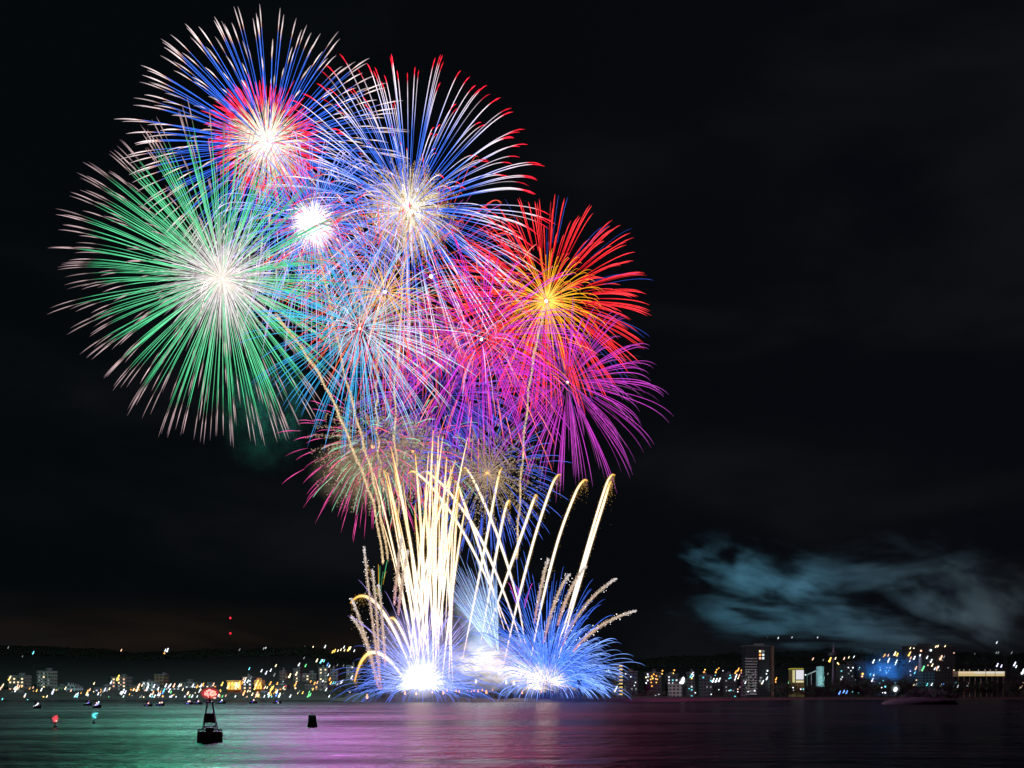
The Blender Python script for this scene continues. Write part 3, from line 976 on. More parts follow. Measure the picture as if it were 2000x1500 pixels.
for q in (2, 6, 7):
    bm = bmesh.new(); add_lathe(bm, [(.1, -.5), (.6, 0), (.65, .6), (.35, 1.5), (.05, 2.3)], n=10)
    fx = -20 + q * 5 + random.uniform(-1.5, 1.5)
    link('flame', bm_mesh('flame', bm, True), S, lamp_mat('white_fire_light', (1, .9, .75), 3, sampled=False), (fx, random.uniform(-3, 1), random.uniform(-4, -2)))
for q in range(15):
    burst_light(S, (1, .88 + .08 * (q % 2), .74 + .2 * (q % 3) / 2), 6.5e3, 6, (-21 + q * 4 + random.uniform(-2, 2), random.uniform(2, 9), (1 + (q * 5) % 11) * (1.5 if q < 7 else .8)))

# ------------------------------------------------------------------ lamps of the town
LC = {'w': ((.86, .95, 1.0), 1.9, 'cool white'), 'v': ((.72, .72, 1.0), 1.9, 'pale violet'), 'y': ((1.0, .82, .5), 2.4, 'warm white'), 'o': ((1.0, .42, .08), 2.2, 'orange'),
      'a': ((1.0, .62, .12), 2.3, 'amber'), 'p': ((1.0, .55, .38), 2.0, 'peach'), 'c': ((.2, .85, .95), 1.8, 'cyan'), 'b': ((.12, .3, 1.0), 2.0, 'blue'), 'g': ((.18, .9, .3), 1.6, 'green'),
      'r': ((1.0, .05, .08), 2.2, 'red'), 'd': ((.55, .6, .6), .6, 'faint white')}
LMESH = {}


def lamp_mesh(code, tall):
    """a post lamp in pixel units: two joined lobes shaped as its slanting glint, and its thin post"""
    k = (code, tall)
    if k in LMESH: return LMESH[k]
    bm = bmesh.new()
    if tall:
        add_ball(bm, (-.9, 0, -1.6), 1.55, 1, .8, 1.15, 2, .25)
        add_ball(bm, (.9, 0, 2.2), 1.1, 1, .8, 1.5, 2, .3)
        add_bar(bm, (-.6, 0, -1.2), (.8, 0, 2.0), .85, 6)
    else:
        add_ball(bm, (0, 0, 0), 1.7, 1, .8, 1.0, 2)
    nl = len(bm.faces)
    add_bar(bm, (-.9, .5, -2.6), (-.9, .5, -9), .22, 5)
    add_box(bm, -1.3, -.5, .1, .9, -9.2, -8.8)
    bm.faces.ensure_lookup_table()
    for f in bm.faces[nl:]: f.material_index = 1
    me = bm_mesh('street_lamp', bm)
    if code not in MATS:
        c, st, _ = LC[code]
        MATS[code] = lamp_mat(LC[code][2].replace(' ', '_') + '_light', c, st)
    me.materials.append(MATS[code])
    me.materials.append(DARK)
    LMESH[k] = me
    return me


BUILT = []                                            # (px0, px1, py_top, distance of the front wall)


def lamp(px, py, code, size=1.0, tall=True, Y=None, zone='left'):
    mounted = False
    if Y is None:
        Y = solve_depth(px, py, 5.0, 815 if zone == 'left' else 900)
        for x0, x1, yt, yb in BUILT:
            if x0 - 1 <= px <= x1 + 1 and py >= yt - 1 and Y > yb - 2:
                Y = min(Y, yb - 1.6)
                mounted = True
    o = bpy.data.objects.new('street_lamp', lamp_mesh(code, tall))
    COL.objects.link(o)
    o.location = P(px, py, Y)
    k = Y / F * size * 0.96
    o.scale = (k, k, k)
    cn = LC[code][2]
    form = 'slanting twin-lobed' if tall else 'round'
    if zone == 'left':
        where, g = ('on the left-hand hillside', 'lamps on the left hillside') if py < 1312 else ('in the town left of the fireworks', 'lamps of the town on the left shore')
    else:
        where, g = ('on the slope at the right', 'lamps on the right slope') if py < 1296 else ('in the town right of the fireworks', 'lamps of the town on the right shore')
    if mounted: o.name = 'wall_lamp'
    sz = 'large ' if size > 1.3 else 'tiny ' if size < .65 else ''
    tag(o, f'{sz}{cn} {form} lamp {"on a building" if mounted else "on a post"} {where}', 'lamp', g)
    return o


# ------------------------------------------------------------------ buildings
WALLC = {}


def wall(col, fh=3.2, bay=3.6):
    k = (col, fh, bay)
    if k not in WALLC:
        WALLC[k] = facade_mat('rendered_wall', col, fh, bay)
    return WALLC[k]


ROOFM = plain('flat_roof', (.09, .09, .095), .9)
WINM = {}


def win_mat(code):
    if code not in WINM:
        c, st, nme = LC[code]
        WINM[code] = lamp_mat('lit_window_' + nme.replace(' ', '_'), c, st * .55, sampled=False)
    return WINM[code]


def building(label, x0, x1, yt, Y, col=(.2, .19, .18), depth=14, lit=0, codes='yyw', cap=True, yb=None, group=None, cat='building', grid=None, bright=1.0):
    a, b = P(x0, yt, Y), P(x1, yt, Y)
    wdt = b.x - a.x
    zb = min(land_z(a.x, Y), land_z(b.x, Y), land_z((a.x + b.x) / 2, Y + depth)) - 1.5
    h = a.z - zb
    root = empty('building', ((a.x + b.x) / 2, Y, zb), label, cat, group)
    bm = bmesh.new()
    add_box(bm, -wdt / 2, wdt / 2, 0, depth, 0, h)
    link('wall', bm_mesh('wall', bm), root, wall(col))
    bm = bmesh.new()
    add_box(bm, -wdt / 2 - .25, wdt / 2 + .25, -.25, depth + .25, h + .003, h + .5)
    r = link('roof', bm_mesh('roof', bm), root, ROOFM)
    if cap and wdt > 6:
        bm = bmesh.new()
        cx = random.uniform(-.25, .2) * wdt
        add_box(bm, cx, cx + wdt * random.uniform(.18, .3), depth * .3, depth * .7, h + .504, h + .5 + random.uniform(2.0, 3.4))
        link('stair_head', bm_mesh('stair_head', bm), r, wall((.15, .145, .14)))
    nf = max(1, int(h / 3.2))
    nb = max(1, int(wdt / 3.6))
    cells = [(i, j) for i in range(nb) for j in range(max(0, int((h - (a.z - P(0, 1362, Y).z)) / 3.2)), nf)]
    random.shuffle(cells)
    for i, j in cells[:lit]:
        bm = bmesh.new()
        cx = -wdt / 2 + (i + .5) * wdt / nb
        add_box(bm, cx - .85, cx + .85, -.08, -.003, j * 3.2 + 1.1, j * 3.2 + 2.6)
        link('window', bm_mesh('window', bm), root, win_mat(random.choice(codes)))
    BUILT.append((x0, x1, yt, Y))
    return root, h, wdt


LB = 'apartment blocks on the left shore'
left_buildings = [
    ('broad dim block at the left edge with lamps over its top', 16, 47, 1320, 905, (.15, .13, .12), 5, 'yyp'),
    ('low green-lit shed at the waterfront near the left edge', 18, 51, 1354, 868, (.16, .30, .12), 0, 'g'),  # green light on the shed is put into its wall colour
    ('tall slim grey tower near the left edge with one column of lit windows', 72, 99, 1311, 930, (.24, .22, .19), 4, 'ddy'),
    ('low greenish block between the slim tower and the stepped white block', 101, 125, 1342, 900, (.17, .19, .12), 1, 'd'),
    ('stepped white block with a higher left part', 126, 149, 1341, 890, (.42, .46, .48), 0, 'w'),
    ('dark low block with a bluish lamp cluster before the amber-topped one', 184, 213, 1344, 895, (.14, .12, .12), 3, 'wdv'),
    ('dark block crowned by a big amber lamp', 217, 247, 1323, 910, (.13, .115, .10), 6, 'ydp'),
    ('orange-lit brown low block with a peach lamp', 252, 275, 1340, 905, (.28, .14, .07), 2, 'po'),
    ('grey block striped with balconies left of the tall brown block', 277, 301, 1332, 900, (.32, .34, .36), 2, 'wd'),
    ('tall brown block behind the grey striped one', 301, 320, 1318, 960, (.20, .11, .05), 0, 'o'),
    ('low grey-green block behind white lamps right of the brown block', 321, 352, 1345, 915, (.20, .23, .22), 4, 'wwv'),
    ('dim wide block before the red buoy light', 353, 384, 1334, 935, (.13, .12, .115), 3, 'dyw'),
    ('dim block hidden behind the red buoy light', 386, 424, 1340, 940, (.12, .09, .08), 3, 'oyd'),
    ('black block rising between the two golden shopfronts, many windows lit', 473, 493, 1323, 885, (.05, .05, .05), 11, 'ywwp'),
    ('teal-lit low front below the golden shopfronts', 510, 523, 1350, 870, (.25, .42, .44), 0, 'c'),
    ('dim reddish block on the slope under white hillside lamps', 546, 558, 1311, 1010, (.18, .10, .08), 0, 'd'),
    ('slim slope tower with a column of dotted window lights, left one', 573, 586, 1306, 1000, (.12, .11, .10), 4, 'yd'),
    ('dim slope block left of the widest dotted tower', 590, 618, 1316, 1010, (.13, .105, .095), 2, 'dy'),
    ('wider slope tower dotted with rows of small lights', 622, 640, 1304, 990, (.13, .12, .11), 12, 'ydd'),
    ('grey slope block right of the dotted tower', 642, 660, 1307, 1000, (.15, .12, .12), 1, 'd'),
    ('slope tower beside the comets with a dotted edge', 676, 692, 1300, 1005, (.14, .135, .14), 5, 'dy'),
    ('dark low block right of the yellow shopfront lamps', 527, 560, 1338, 905, (.11, .09, .08), 5, 'ypo'),
    ('low dark block below the cyan slope lamps', 596, 640, 1338, 915, (.10, .075, .065), 3, 'od'),
]
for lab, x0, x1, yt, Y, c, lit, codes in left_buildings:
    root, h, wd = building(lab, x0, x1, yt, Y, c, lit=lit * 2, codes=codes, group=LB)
    if lab.startswith('stepped white'):
        bm = bmesh.new()
        add_box(bm, -wd * .40, -wd * .12, 3, 10, h + .51, h + 3.4)
        link('upper_storey', bm_mesh('upper_storey', bm), root, wall((.42, .46, .48)))


def shopfront(label, x0, x1, yt, yb, Y, col, peaked=False):
    """golden lit hall: glazed front in panels under a roof, lit from inside"""
    a, b = P(x0, yt, Y), P(x1, yb, Y)
    wd, h = b.x - a.x, a.z - b.z
    zg = min(land_z(a.x, Y), land_z(b.x, Y)) - 1
    root = empty('shop_hall', ((a.x + b.x) / 2, Y, b.z), label, 'building')
    bm = bmesh.new()
    add_box(bm, -wd / 2, wd / 2, 1.2, 12, zg - b.z, h)
    link('wall', bm_mesh('wall', bm), root, plain('ochre_wall', (.4, .2, .06), .8))
    bm = bmesh.new()
    if peaked:
        vs = [bm.verts.new(v) for v in ((-wd / 2 - .5, -.4, h * .55), (wd / 2 + .5, -.4, h * .45), (0, -.4, h * 1.25), (-wd / 2 - .5, 12, h * .55), (wd / 2 + .5, 12, h * .45), (0, 12, h * 1.25))]
        for f in ((0, 2, 1), (3, 4, 5), (0, 3, 5, 2), (1, 2, 5, 4), (0, 1, 4, 3)): bm.faces.new([vs[i] for i in f])
    else:
        add_box(bm, -wd / 2 - .6, wd / 2 + .6, -.6, 12.5, h + .003, h + 1.0)
    link('roof', bm_mesh('roof', bm), root, plain('orange_roof', (.45, .22, .05), .7))
    npan = max(3, int(wd / 2.6))
    for i in range(npan):
        bm = bmesh.new()
        x = -wd / 2 + (i + .12) * wd / npan
        hh = h * (.92 if not peaked else max(.35, .95 - abs((i + .5) / npan - .5) * 1.3))
        add_box(bm, x, x + wd / npan * .76, .9, 1.19, .2, hh)
        link('window', bm_mesh('window', bm), root, win_mat(random.choice(col)))
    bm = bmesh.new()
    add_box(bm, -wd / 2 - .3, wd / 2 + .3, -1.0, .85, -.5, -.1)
    link('awning', bm_mesh('awning', bm), root, lamp_mat('amber_awning_glow', (1, .35, .04), .35))  # light on the awning is put in as its own glow
    BUILT.append((x0, x1, yt, Y))


shopfront('wide golden lit shopfront right of the red buoy light', 443, 470, 1331, 1347, 880, 'aayy')
shopfront('peaked golden lit shopfront right of the black block', 496, 511, 1328, 1346, 882, 'aay', True)

# ------------------------------------------------------------------ right shore
RB = 'blocks on the right shore'
for lab, x0, x1, yt, Y, c, lit, codes in [
        ('dim blue-shadowed block right of the balcony tower', 1222, 1246, 1312, 960, (.05, .06, .09), 3, 'wd'),
        ('dark block with orange street lamps before it', 1262, 1292, 1314, 980, (.05, .05, .055), 4, 'wdo'),
        ('block with three rows of greenish windows', 1303, 1325, 1317, 1000, (.07, .09, .085), 8, 'cww'),
        ('pale low block under the dazzling white lamp', 1309, 1332, 1336, 905, (.42, .48, .40), 0, 'w'),
        ('lit block beside the dazzling white lamp', 1345, 1357, 1313, 1000, (.12, .15, .14), 5, 'cwy'),
        ('dim block with bluish windows under orange lamps', 1370, 1392, 1319, 985, (.07, .09, .10), 5, 'cdd'),
        ('dark block left of the high-rise', 1414, 1440, 1317, 990, (.05, .065, .07), 6, 'cwd'),
        ('low pale block touching the foot of the high-rise', 1441, 1457, 1322, 995, (.14, .18, .17), 2, 'dw'),
        ('dim wide block behind the control tower with dotted windows', 1640, 1668, 1299, 1200, (.10, .15, .17), 6, 'ccd'),
        ('dim stepped block with a few bluish windows', 1668, 1692, 1292, 1215, (.09, .14, .17), 4, 'cd'),
        ('blue-washed block full of small windows', 1716, 1752, 1296, 1180, (.14, .26, .42), 9, 'ccw'),  # blue wash of the floodlight is put into the wall colour
        ('large dim brown block behind the blue mast', 1770, 1866, 1262, 1260, (.10, .09, .085), 12, 'ypwd'),
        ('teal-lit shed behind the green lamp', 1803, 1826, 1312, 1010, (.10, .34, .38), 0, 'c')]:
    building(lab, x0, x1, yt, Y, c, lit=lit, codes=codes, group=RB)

# slim tower with lit balconies beside the blue fan
a, b = P(1206, 1296, 1000), P(1217, 1350, 1000)
T = empty('building', ((a.x + b.x) / 2, 1000, 1.5), 'slim tower with nine gold-lit balconies beside the blue fan', 'building')
wd, h = b.x - a.x, a.z - 1.5
bm = bmesh.new(); add_box(bm, -wd / 2 - 4, wd / 2, 1.2, 14, 0, h + 1.2)
link('wall', bm_mesh('wall', bm), T, wall((.09, .085, .08)))
for i in range(9):
    bm = bmesh.new()
    z = 1.8 + i * (h - 2) / 9
    add_box(bm, -wd / 2, wd / 2, -.4, 1.19, z, z + .35)
    add_box(bm, -wd / 2, wd / 2, -.4, -.25, z + .36, z + 1.0)
    bal = link('balcony', bm_mesh('balcony', bm), T, plain('balcony_slab', (.4, .33, .24), .8))
    bm = bmesh.new(); add_box(bm, -wd * .15, wd * .42, .95, 1.19, z + .5, z + 2.0)
    link('window', bm_mesh('window', bm), bal, win_mat('a'))
BUILT.append((1203, 1217, 1294, 1000))

# the high-rise
Yh = 1080
a, b = P(1457, 1262, Yh), P(1505, 1340, Yh)
T = empty('high_rise', ((a.x + b.x) / 2, Yh, 1.5), 'tall dark high-rise with balcony rows standing alone on the right shore', 'building')
wd, h = b.x - a.x, a.z - 1.5
bm = bmesh.new(); add_box(bm, -wd / 2, wd / 2, 1.0, 20, 0, h)
link('wall', bm_mesh('wall', bm), T, wall((.024, .034, .038), 3.1, 3.0))
bm = bmesh.new(); add_box(bm, wd / 2 + .003, wd / 2 + 4.6, 2.5, 22, 0, h + .3)
link('side_wing', bm_mesh('side_wing', bm), T, plain('brown_lit_render', (.10, .06, .035), .8))  # lit edge of the side face is put into its brown colour
bm = bmesh.new(); add_box(bm, -wd / 2 - .8, wd / 2 + .8, .4, 21, h + .31, h + 1.0); add_box(bm, -2, 8, 6, 14, h + 1.01, h + 3.4)
rf = link('roof', bm_mesh('roof', bm), T, ROOFM)
for q in (-6, -1, 5, 9):
    bm = bmesh.new(); add_bar(bm, (q, 8, h + 1.0), (q, 8, h + 5.5 + (q % 3)), .12)
    link('antenna', bm_mesh('antenna', bm), rf, DARK)
for i in range(14):
    z = 2.5 + i * 3.05
    bm = bmesh.new()
    add_box(bm, -wd / 2 - 1.0, -wd / 2 + 12.4, -.6, .997, z, z + .25)
    add_box(bm, -wd / 2 - 1.0, -wd / 2 + 12.4, -.6, -.45, z + .26, z + 1.15)
    bal = link('balcony', bm_mesh('balcony', bm), T, plain('balcony_grey', (.34, .33, .30), .8))
    if i < 9:
        for q in sorted(random.sample(range(5), 3)):
            bm = bmesh.new(); add_box(bm, -wd / 2 + q * 2.5, -wd / 2 + q * 2.5 + 1.4, .8, .99, z + 1.2, z + 2.3)
            link('window', bm_mesh('window', bm), bal, win_mat('d'))
for wx, wy, cd in ((1485, 1272, 'y'), (1491.3, 1272, 'd'), (1485, 1279, 'o'), (1491, 1279, 'w'), (1485, 1285.5, 'p'), (1491, 1285.5, 'w'), (1486.5, 1324, 'd'), (1485, 1330, 'd')):
    p = P(wx, wy, Yh) - Vector(T.location)
    bm = bmesh.new(); add_box(bm, p.x - 1.15, p.x + 1.15, .8, .997, p.z - 1.2, p.z + 1.2)
    link('window', bm_mesh('window', bm), T, win_mat(cd))
BUILT.append((1456, 1513, 1262, Yh))

# yellow box building, tank with conveyor, control tower
Yk = 1010
a, b = P(1548, 1307, Yk), P(1571, 1334, Yk)
T = empty('lit_hall', ((a.x + b.x) / 2, Yk, 1.5), 'brightly lit box-shaped hall with white front and yellow edges', 'building')
wd, h = b.x - a.x, a.z - 1.5
bm = bmesh.new(); add_box(bm, -wd / 2, wd / 2, .6, 14, 0, h); add_box(bm, -wd / 2, wd / 2, 0, .597, 0, b.z - 1.5)
link('wall', bm_mesh('wall', bm), T, plain('yellow_cladding', (.2, .18, .05), .7))
bm = bmesh.new(); add_box(bm, -wd / 2 - .3, wd / 2 - 1, -.5, 14.4, h + .003, h + 1.0)
link('roof', bm_mesh('roof', bm), T, lamp_mat('yellow_roof_glow', (.75, .68, .08), .45))  # roof slab made to glow yellow by itself
for i, (u0, u1, cd) in enumerate(((.02, .10, 'y'), (.14, .2, 'y'), (.3, .95, 'w'))):
    bm = bmesh.new(); z0 = b.z - 1.5 + .5
    add_box(bm, -wd / 2 + u0 * wd, -wd / 2 + u1 * wd, .3, .595, z0 + (3.2 if i == 2 else 0), h - .9)
    link('lit_panel', bm_mesh('lit_panel', bm), T, lamp_mat('panel_white' if cd == 'w' else 'panel_yellow', (.88, .87, .95) if cd == 'w' else (.9, .85, .4), .85))
bm = bmesh.new(); add_box(bm, -wd / 2 + .3 * wd, wd / 2 - .05 * wd, .3, .595, b.z - 1.0, b.z + 1.1)
link('lit_panel', bm_mesh('lit_panel', bm), T, lamp_mat('panel_warm', (.95, .85, .5), .75))
bm = bmesh.new(); add_box(bm, -wd * .28, -wd * .22, .1, .295, b.z + 4, h - 1.2); add_box(bm, -wd * .2, wd * .45, .1, .295, b.z + 1.3, b.z + 1.6)
link('mullion', bm_mesh('mullion', bm), T, DARK)
BUILT.append((1547, 1572, 1305, Yk))

Yk = 1020
T = empty('storage_tank', P(1602, 1330, Yk), 'pale teal-lit storage tower with a sloping conveyor to the lit hall', 'tank')
u = Yk / F
bm = bmesh.new(); add_lathe(bm, [(8 * u, -6), (8 * u, 27 * u), (7.4 * u, 28.5 * u), (.5, 29 * u)], n=24)
link('tank_shell', bm_mesh('tank_shell', bm, False), T, plain('teal_lit_metal', (.22, .42, .42), .5))  # cyan light on the shell is also put into its colour
bm = bmesh.new(); add_bar(bm, (-8 * u, 0, 20 * u), (-27 * u, 2, 11 * u), .9, 4); add_bar(bm, (-17 * u, 1, 15 * u), (-17 * u, 1, -6), .25); add_bar(bm, (-25 * u, 1, 11 * u), (-25 * u, 1, -6), .25)
link('conveyor', bm_mesh('conveyor', bm), T, plain('conveyor_metal', (.28, .34, .33), .6))
bm = bmesh.new()
for q in range(6): add_bar(bm, (-8.1 * u, -1, q * 4.5 * u), (8.1 * u, -8.1 * u, q * 4.5 * u), .08)
tag(T)
fl = bpy.data.lights.new('flood_light', 'SPOT'); fl.energy = 26000; fl.color = (.6, 1, .95); fl.spot_size = math.radians(70); fl.shadow_soft_size = .5
bm.free()
fo = bpy.data.objects.new('flood_light', fl); COL.objects.link(fo); fo.parent = T; fo.location = (-3, -30, -2); fo.rotation_euler = (math.radians(112), 0, 0)

Yk = 1000
T = empty('control_tower', P(1627.5, 1336, Yk), 'slim control tower with a round platform and antenna on the right shore', 'tower')
u = Yk / F
bm = bmesh.new(); add_lathe(bm, [(3.6 * u, -4), (2.6 * u, 20 * u), (1.9 * u, 40 * u), (2.0 * u, 55 * u)], n=16)
link('shaft', bm_mesh('shaft', bm, True), T, plain('tower_concrete', (.10, .10, .12), .7))
bm = bmesh.new(); add_lathe(bm, [(3 * u, 52.5 * u), (7 * u, 54 * u), (10.4 * u, 56 * u), (10.4 * u, 59.5 * u), (8.5 * u, 60.5 * u), (8.5 * u, 61.5 * u), (2 * u, 62 * u)], n=24)
link('platform', bm_mesh('platform', bm), T, plain('tower_deck', (.03, .035, .04), .6))
for k in range(12):
    bm = bmesh.new(); an = k * math.pi / 6
    add_bar(bm, (9.5 * u * math.cos(an), 9.5 * u * math.sin(an), 60 * u), (9.5 * u * math.cos(an), 9.5 * u * math.sin(an), 63 * u), .18)
    link('railing_post', bm_mesh('railing_post', bm), T, DARK)
bm = bmesh.new(); add_bar(bm, (0, 0, 61 * u), (0, 0, 72 * u), .55, 8, .4); add_bar(bm, (0, 0, 72 * u), (0, 0, 82 * u), .2, 6, .08); add_bar(bm, (1.2, 0, 61 * u), (1.2, 0, 75 * u), .12)
link('antenna', bm_mesh('antenna', bm), T, plain('antenna_grey', (.3, .3, .32), .5))

# long lit hall at the far right
Yk = 940
a, b = P(1872, 1311, Yk), P(1964, 1320.5, Yk)
T = empty('long_hall', ((a.x + b.x) / 2, Yk, b.z), 'long low hall glowing cream and yellow at the right edge', 'building')
wd, h = b.x - a.x, a.z - b.z
bm = bmesh.new(); add_box(bm, -wd / 2, wd / 2, .5, 12, -.3, h); 
for q in range(9): add_box(bm, -wd / 2 + 1 + q * (wd - 2) / 8 - .3, -wd / 2 + 1 + q * (wd - 2) / 8 + .3, 2, 2.6, 1.0 - b.z, -.303)
link('wall', bm_mesh('wall', bm), T, plain('hall_wall', (.3, .24, .12), .8))
edges = [0, .09, .19, .335, .52, .60, .68, .79, 1.0]
for i in range(8):
    bm = bmesh.new()
    add_box(bm, -wd / 2 + edges[i] * wd + .1, -wd / 2 + edges[i + 1] * wd - .1, .2, .497, h * .46, h * .96)
    link('lit_panel', bm_mesh('lit_panel', bm), T, lamp_mat('panel_cream', (.92, .72, .45) if i < 3 else (.9, .82, .68), .8))
    bm = bmesh.new()
    add_box(bm, -wd / 2 + edges[i] * wd + .1, -wd / 2 + edges[i + 1] * wd - .1, .2, .497, h * .02, h * .4)
    link('lit_panel', bm_mesh('lit_panel', bm), T, lamp_mat('panel_gold', (.85, .66, .3), .75))
bm = bmesh.new()
for q in range(24): add_bar(bm, (-wd / 2 + q * wd / 23, .6, h), (-wd / 2 + q * wd / 23, .6, h + 3.2), .1, 4)
for z in (1.4, 3.2): add_bar(bm, (-wd / 2, .6, h + z), (wd / 2, .6, h + z), .12, 4)
link('railing', bm_mesh('railing', bm), T, DARK)
for q in (.03, .12, .24, .43, .57, .68, .8):
    bm = bmesh.new(); add_ball(bm, (-wd / 2 + q * wd, .5, h + 1.2), .45)
    link('bulb', bm_mesh('bulb', bm), T, MATS.setdefault('bulb', lamp_mat('bulb_pink', (1, .75, .6), .7)))
bm = bmesh.new(); add_bar(bm, (-wd * .31, 1, h), (-wd * .31, 1, h + 9), .25, 6); add_box(bm, -wd * .31 - 3, -wd * .31 + 3, .8, 1.2, h + 8, h + 9.4)
link('sign_post', bm_mesh('sign_post', bm), T, DARK)
BUILT.append((1871, 1965, 1305, Yk))

# masts on the right
for lab, x0, y0, x1, y1, Yk, r in (
        ('tall dark mast leaning left at the far right', 1966, 1322, 1959, 1256, 930, .45), ('straight dark mast beside the leaning one', 1967, 1322, 1966, 1273, 928, .35),
        ('thin mast above the middle of the long hall', 1925.5, 1322, 1925, 1282, 935, .3), ('thin pale mast right of the leaning one', 1976, 1320, 1976, 1276, 925, .2),
        ('stubby mast near the right edge', 1990, 1320, 1990, 1286, 925, .35), ('dark mast with a crossarm left of the long hall', 1828, 1330, 1828, 1264, 1000, .5),
        ('thin lamp mast against the blue glow', 1769, 1330, 1769, 1306, 1000, .3), ('short mast on the right end of the long hall', 1943.5, 1318, 1943.5, 1303, 938, .35)):
    p, q = P(x0, y0, Yk), P(x1, y1, Yk)
    root = empty('mast', p, lab, 'mast', 'masts on the right shore')
    bm = bmesh.new(); add_bar(bm, (0, 0, -p.z + 1), q - p, r, 8, r * .5)
    link('pole', bm_mesh('pole', bm), root, DARK)
    bm = bmesh.new(); d = q - p
    if 'crossarm' in lab: add_box(bm, d.x - 2, d.x + 2, -.3, .3, d.z - 5, d.z - 4.2); add_box(bm, d.x - 1.2, d.x + 1.2, -.3, .3, d.z - 2, d.z - 1.4)
    else: add_box(bm, d.x - .7, d.x + .7, -.2, .2, d.z * .55, d.z * .55 + .3); add_ball(bm, (d.x, 0, d.z), .35)
    link('fitting', bm_mesh('fitting', bm), root, DARK)

# blue floodlit mast
Yk = 1050
T = empty('lit_mast', P(1797, 1326, Yk), 'blue floodlit mast with a white lamp on top', 'mast')
u = Yk / F
bm = bmesh.new(); add_box(bm, -2.6 * u, 2.6 * u, -.8, .8, -8, 43 * u, .25)
link('pole', bm_mesh('pole', bm), T, plain('white_mast', (.6, .65, .7), .6))
bm = bmesh.new()
for q in range(9): add_bar(bm, (-2.7 * u, -.9, q * 4.6 * u), (2.7 * u, -.9, (q + 1) * 4.6 * u), .12, 4)
link('lattice', bm_mesh('lattice', bm), T, plain('white_lattice', (.5, .55, .6), .6))
bm = bmesh.new(); add_ball(bm, (0, 0, 46 * u), 1.5 * u, 1, .8, 1.6, 2, .2)
link('lamp_head', bm_mesh('lamp_head', bm), T, lamp_mat('mast_lamp', (.8, .9, 1), 2.0))
for lx, lz, e in ((-24, -4, 9e4), (-44, -4, 7e4), (8, -4, 4e4)):
    fl = bpy.data.lights.new('blue_flood', 'SPOT'); fl.energy = e; fl.color = (.06, .38, 1); fl.spot_size = math.radians(130); fl.spot_blend = .8; fl.shadow_soft_size = 1.0
    fo = bpy.data.objects.new('blue_flood', fl); COL.objects.link(fo); fo.parent = T; fo.location = (lx, 8, lz); fo.rotation_euler = (math.radians(165), 0, 0)
for lx, e, c, turn in ((-230, 1.6e6, (.3, .8, 1), 4), (-130, 1.8e6, (.3, .78, 1), 0), (-20, 1.3e6, (.36, .78, 1), 0), (100, 1.0e6, (.5, .8, 1), 0), (220, 1e6, (.85, .86, .9), -4)):  # unseen spots added behind the buildings to light the drifting smoke
    fl = bpy.data.lights.new('smoke_fill', 'SPOT'); fl.energy = e; fl.color = c; fl.spot_size = math.radians(88); fl.spot_blend = 1.0; fl.shadow_soft_size = 4.0
    fo = bpy.data.objects.new('smoke_fill', fl); COL.objects.link(fo); fo.parent = T; fo.location = (lx, 228, 8); fo.rotation_euler = (math.radians(90 + 42), 0, math.radians(turn))
smoke('smoke', 'thin blue-lit mist around the floodlit mast', 1742, 1316, 1075, 88, 52, 14,
      smoke_mat('blue_mist', (.3, .6, .9), 0.07, 1.8, .3, .7, (1, 1, 1), (2, 0, 0), .3, .1))

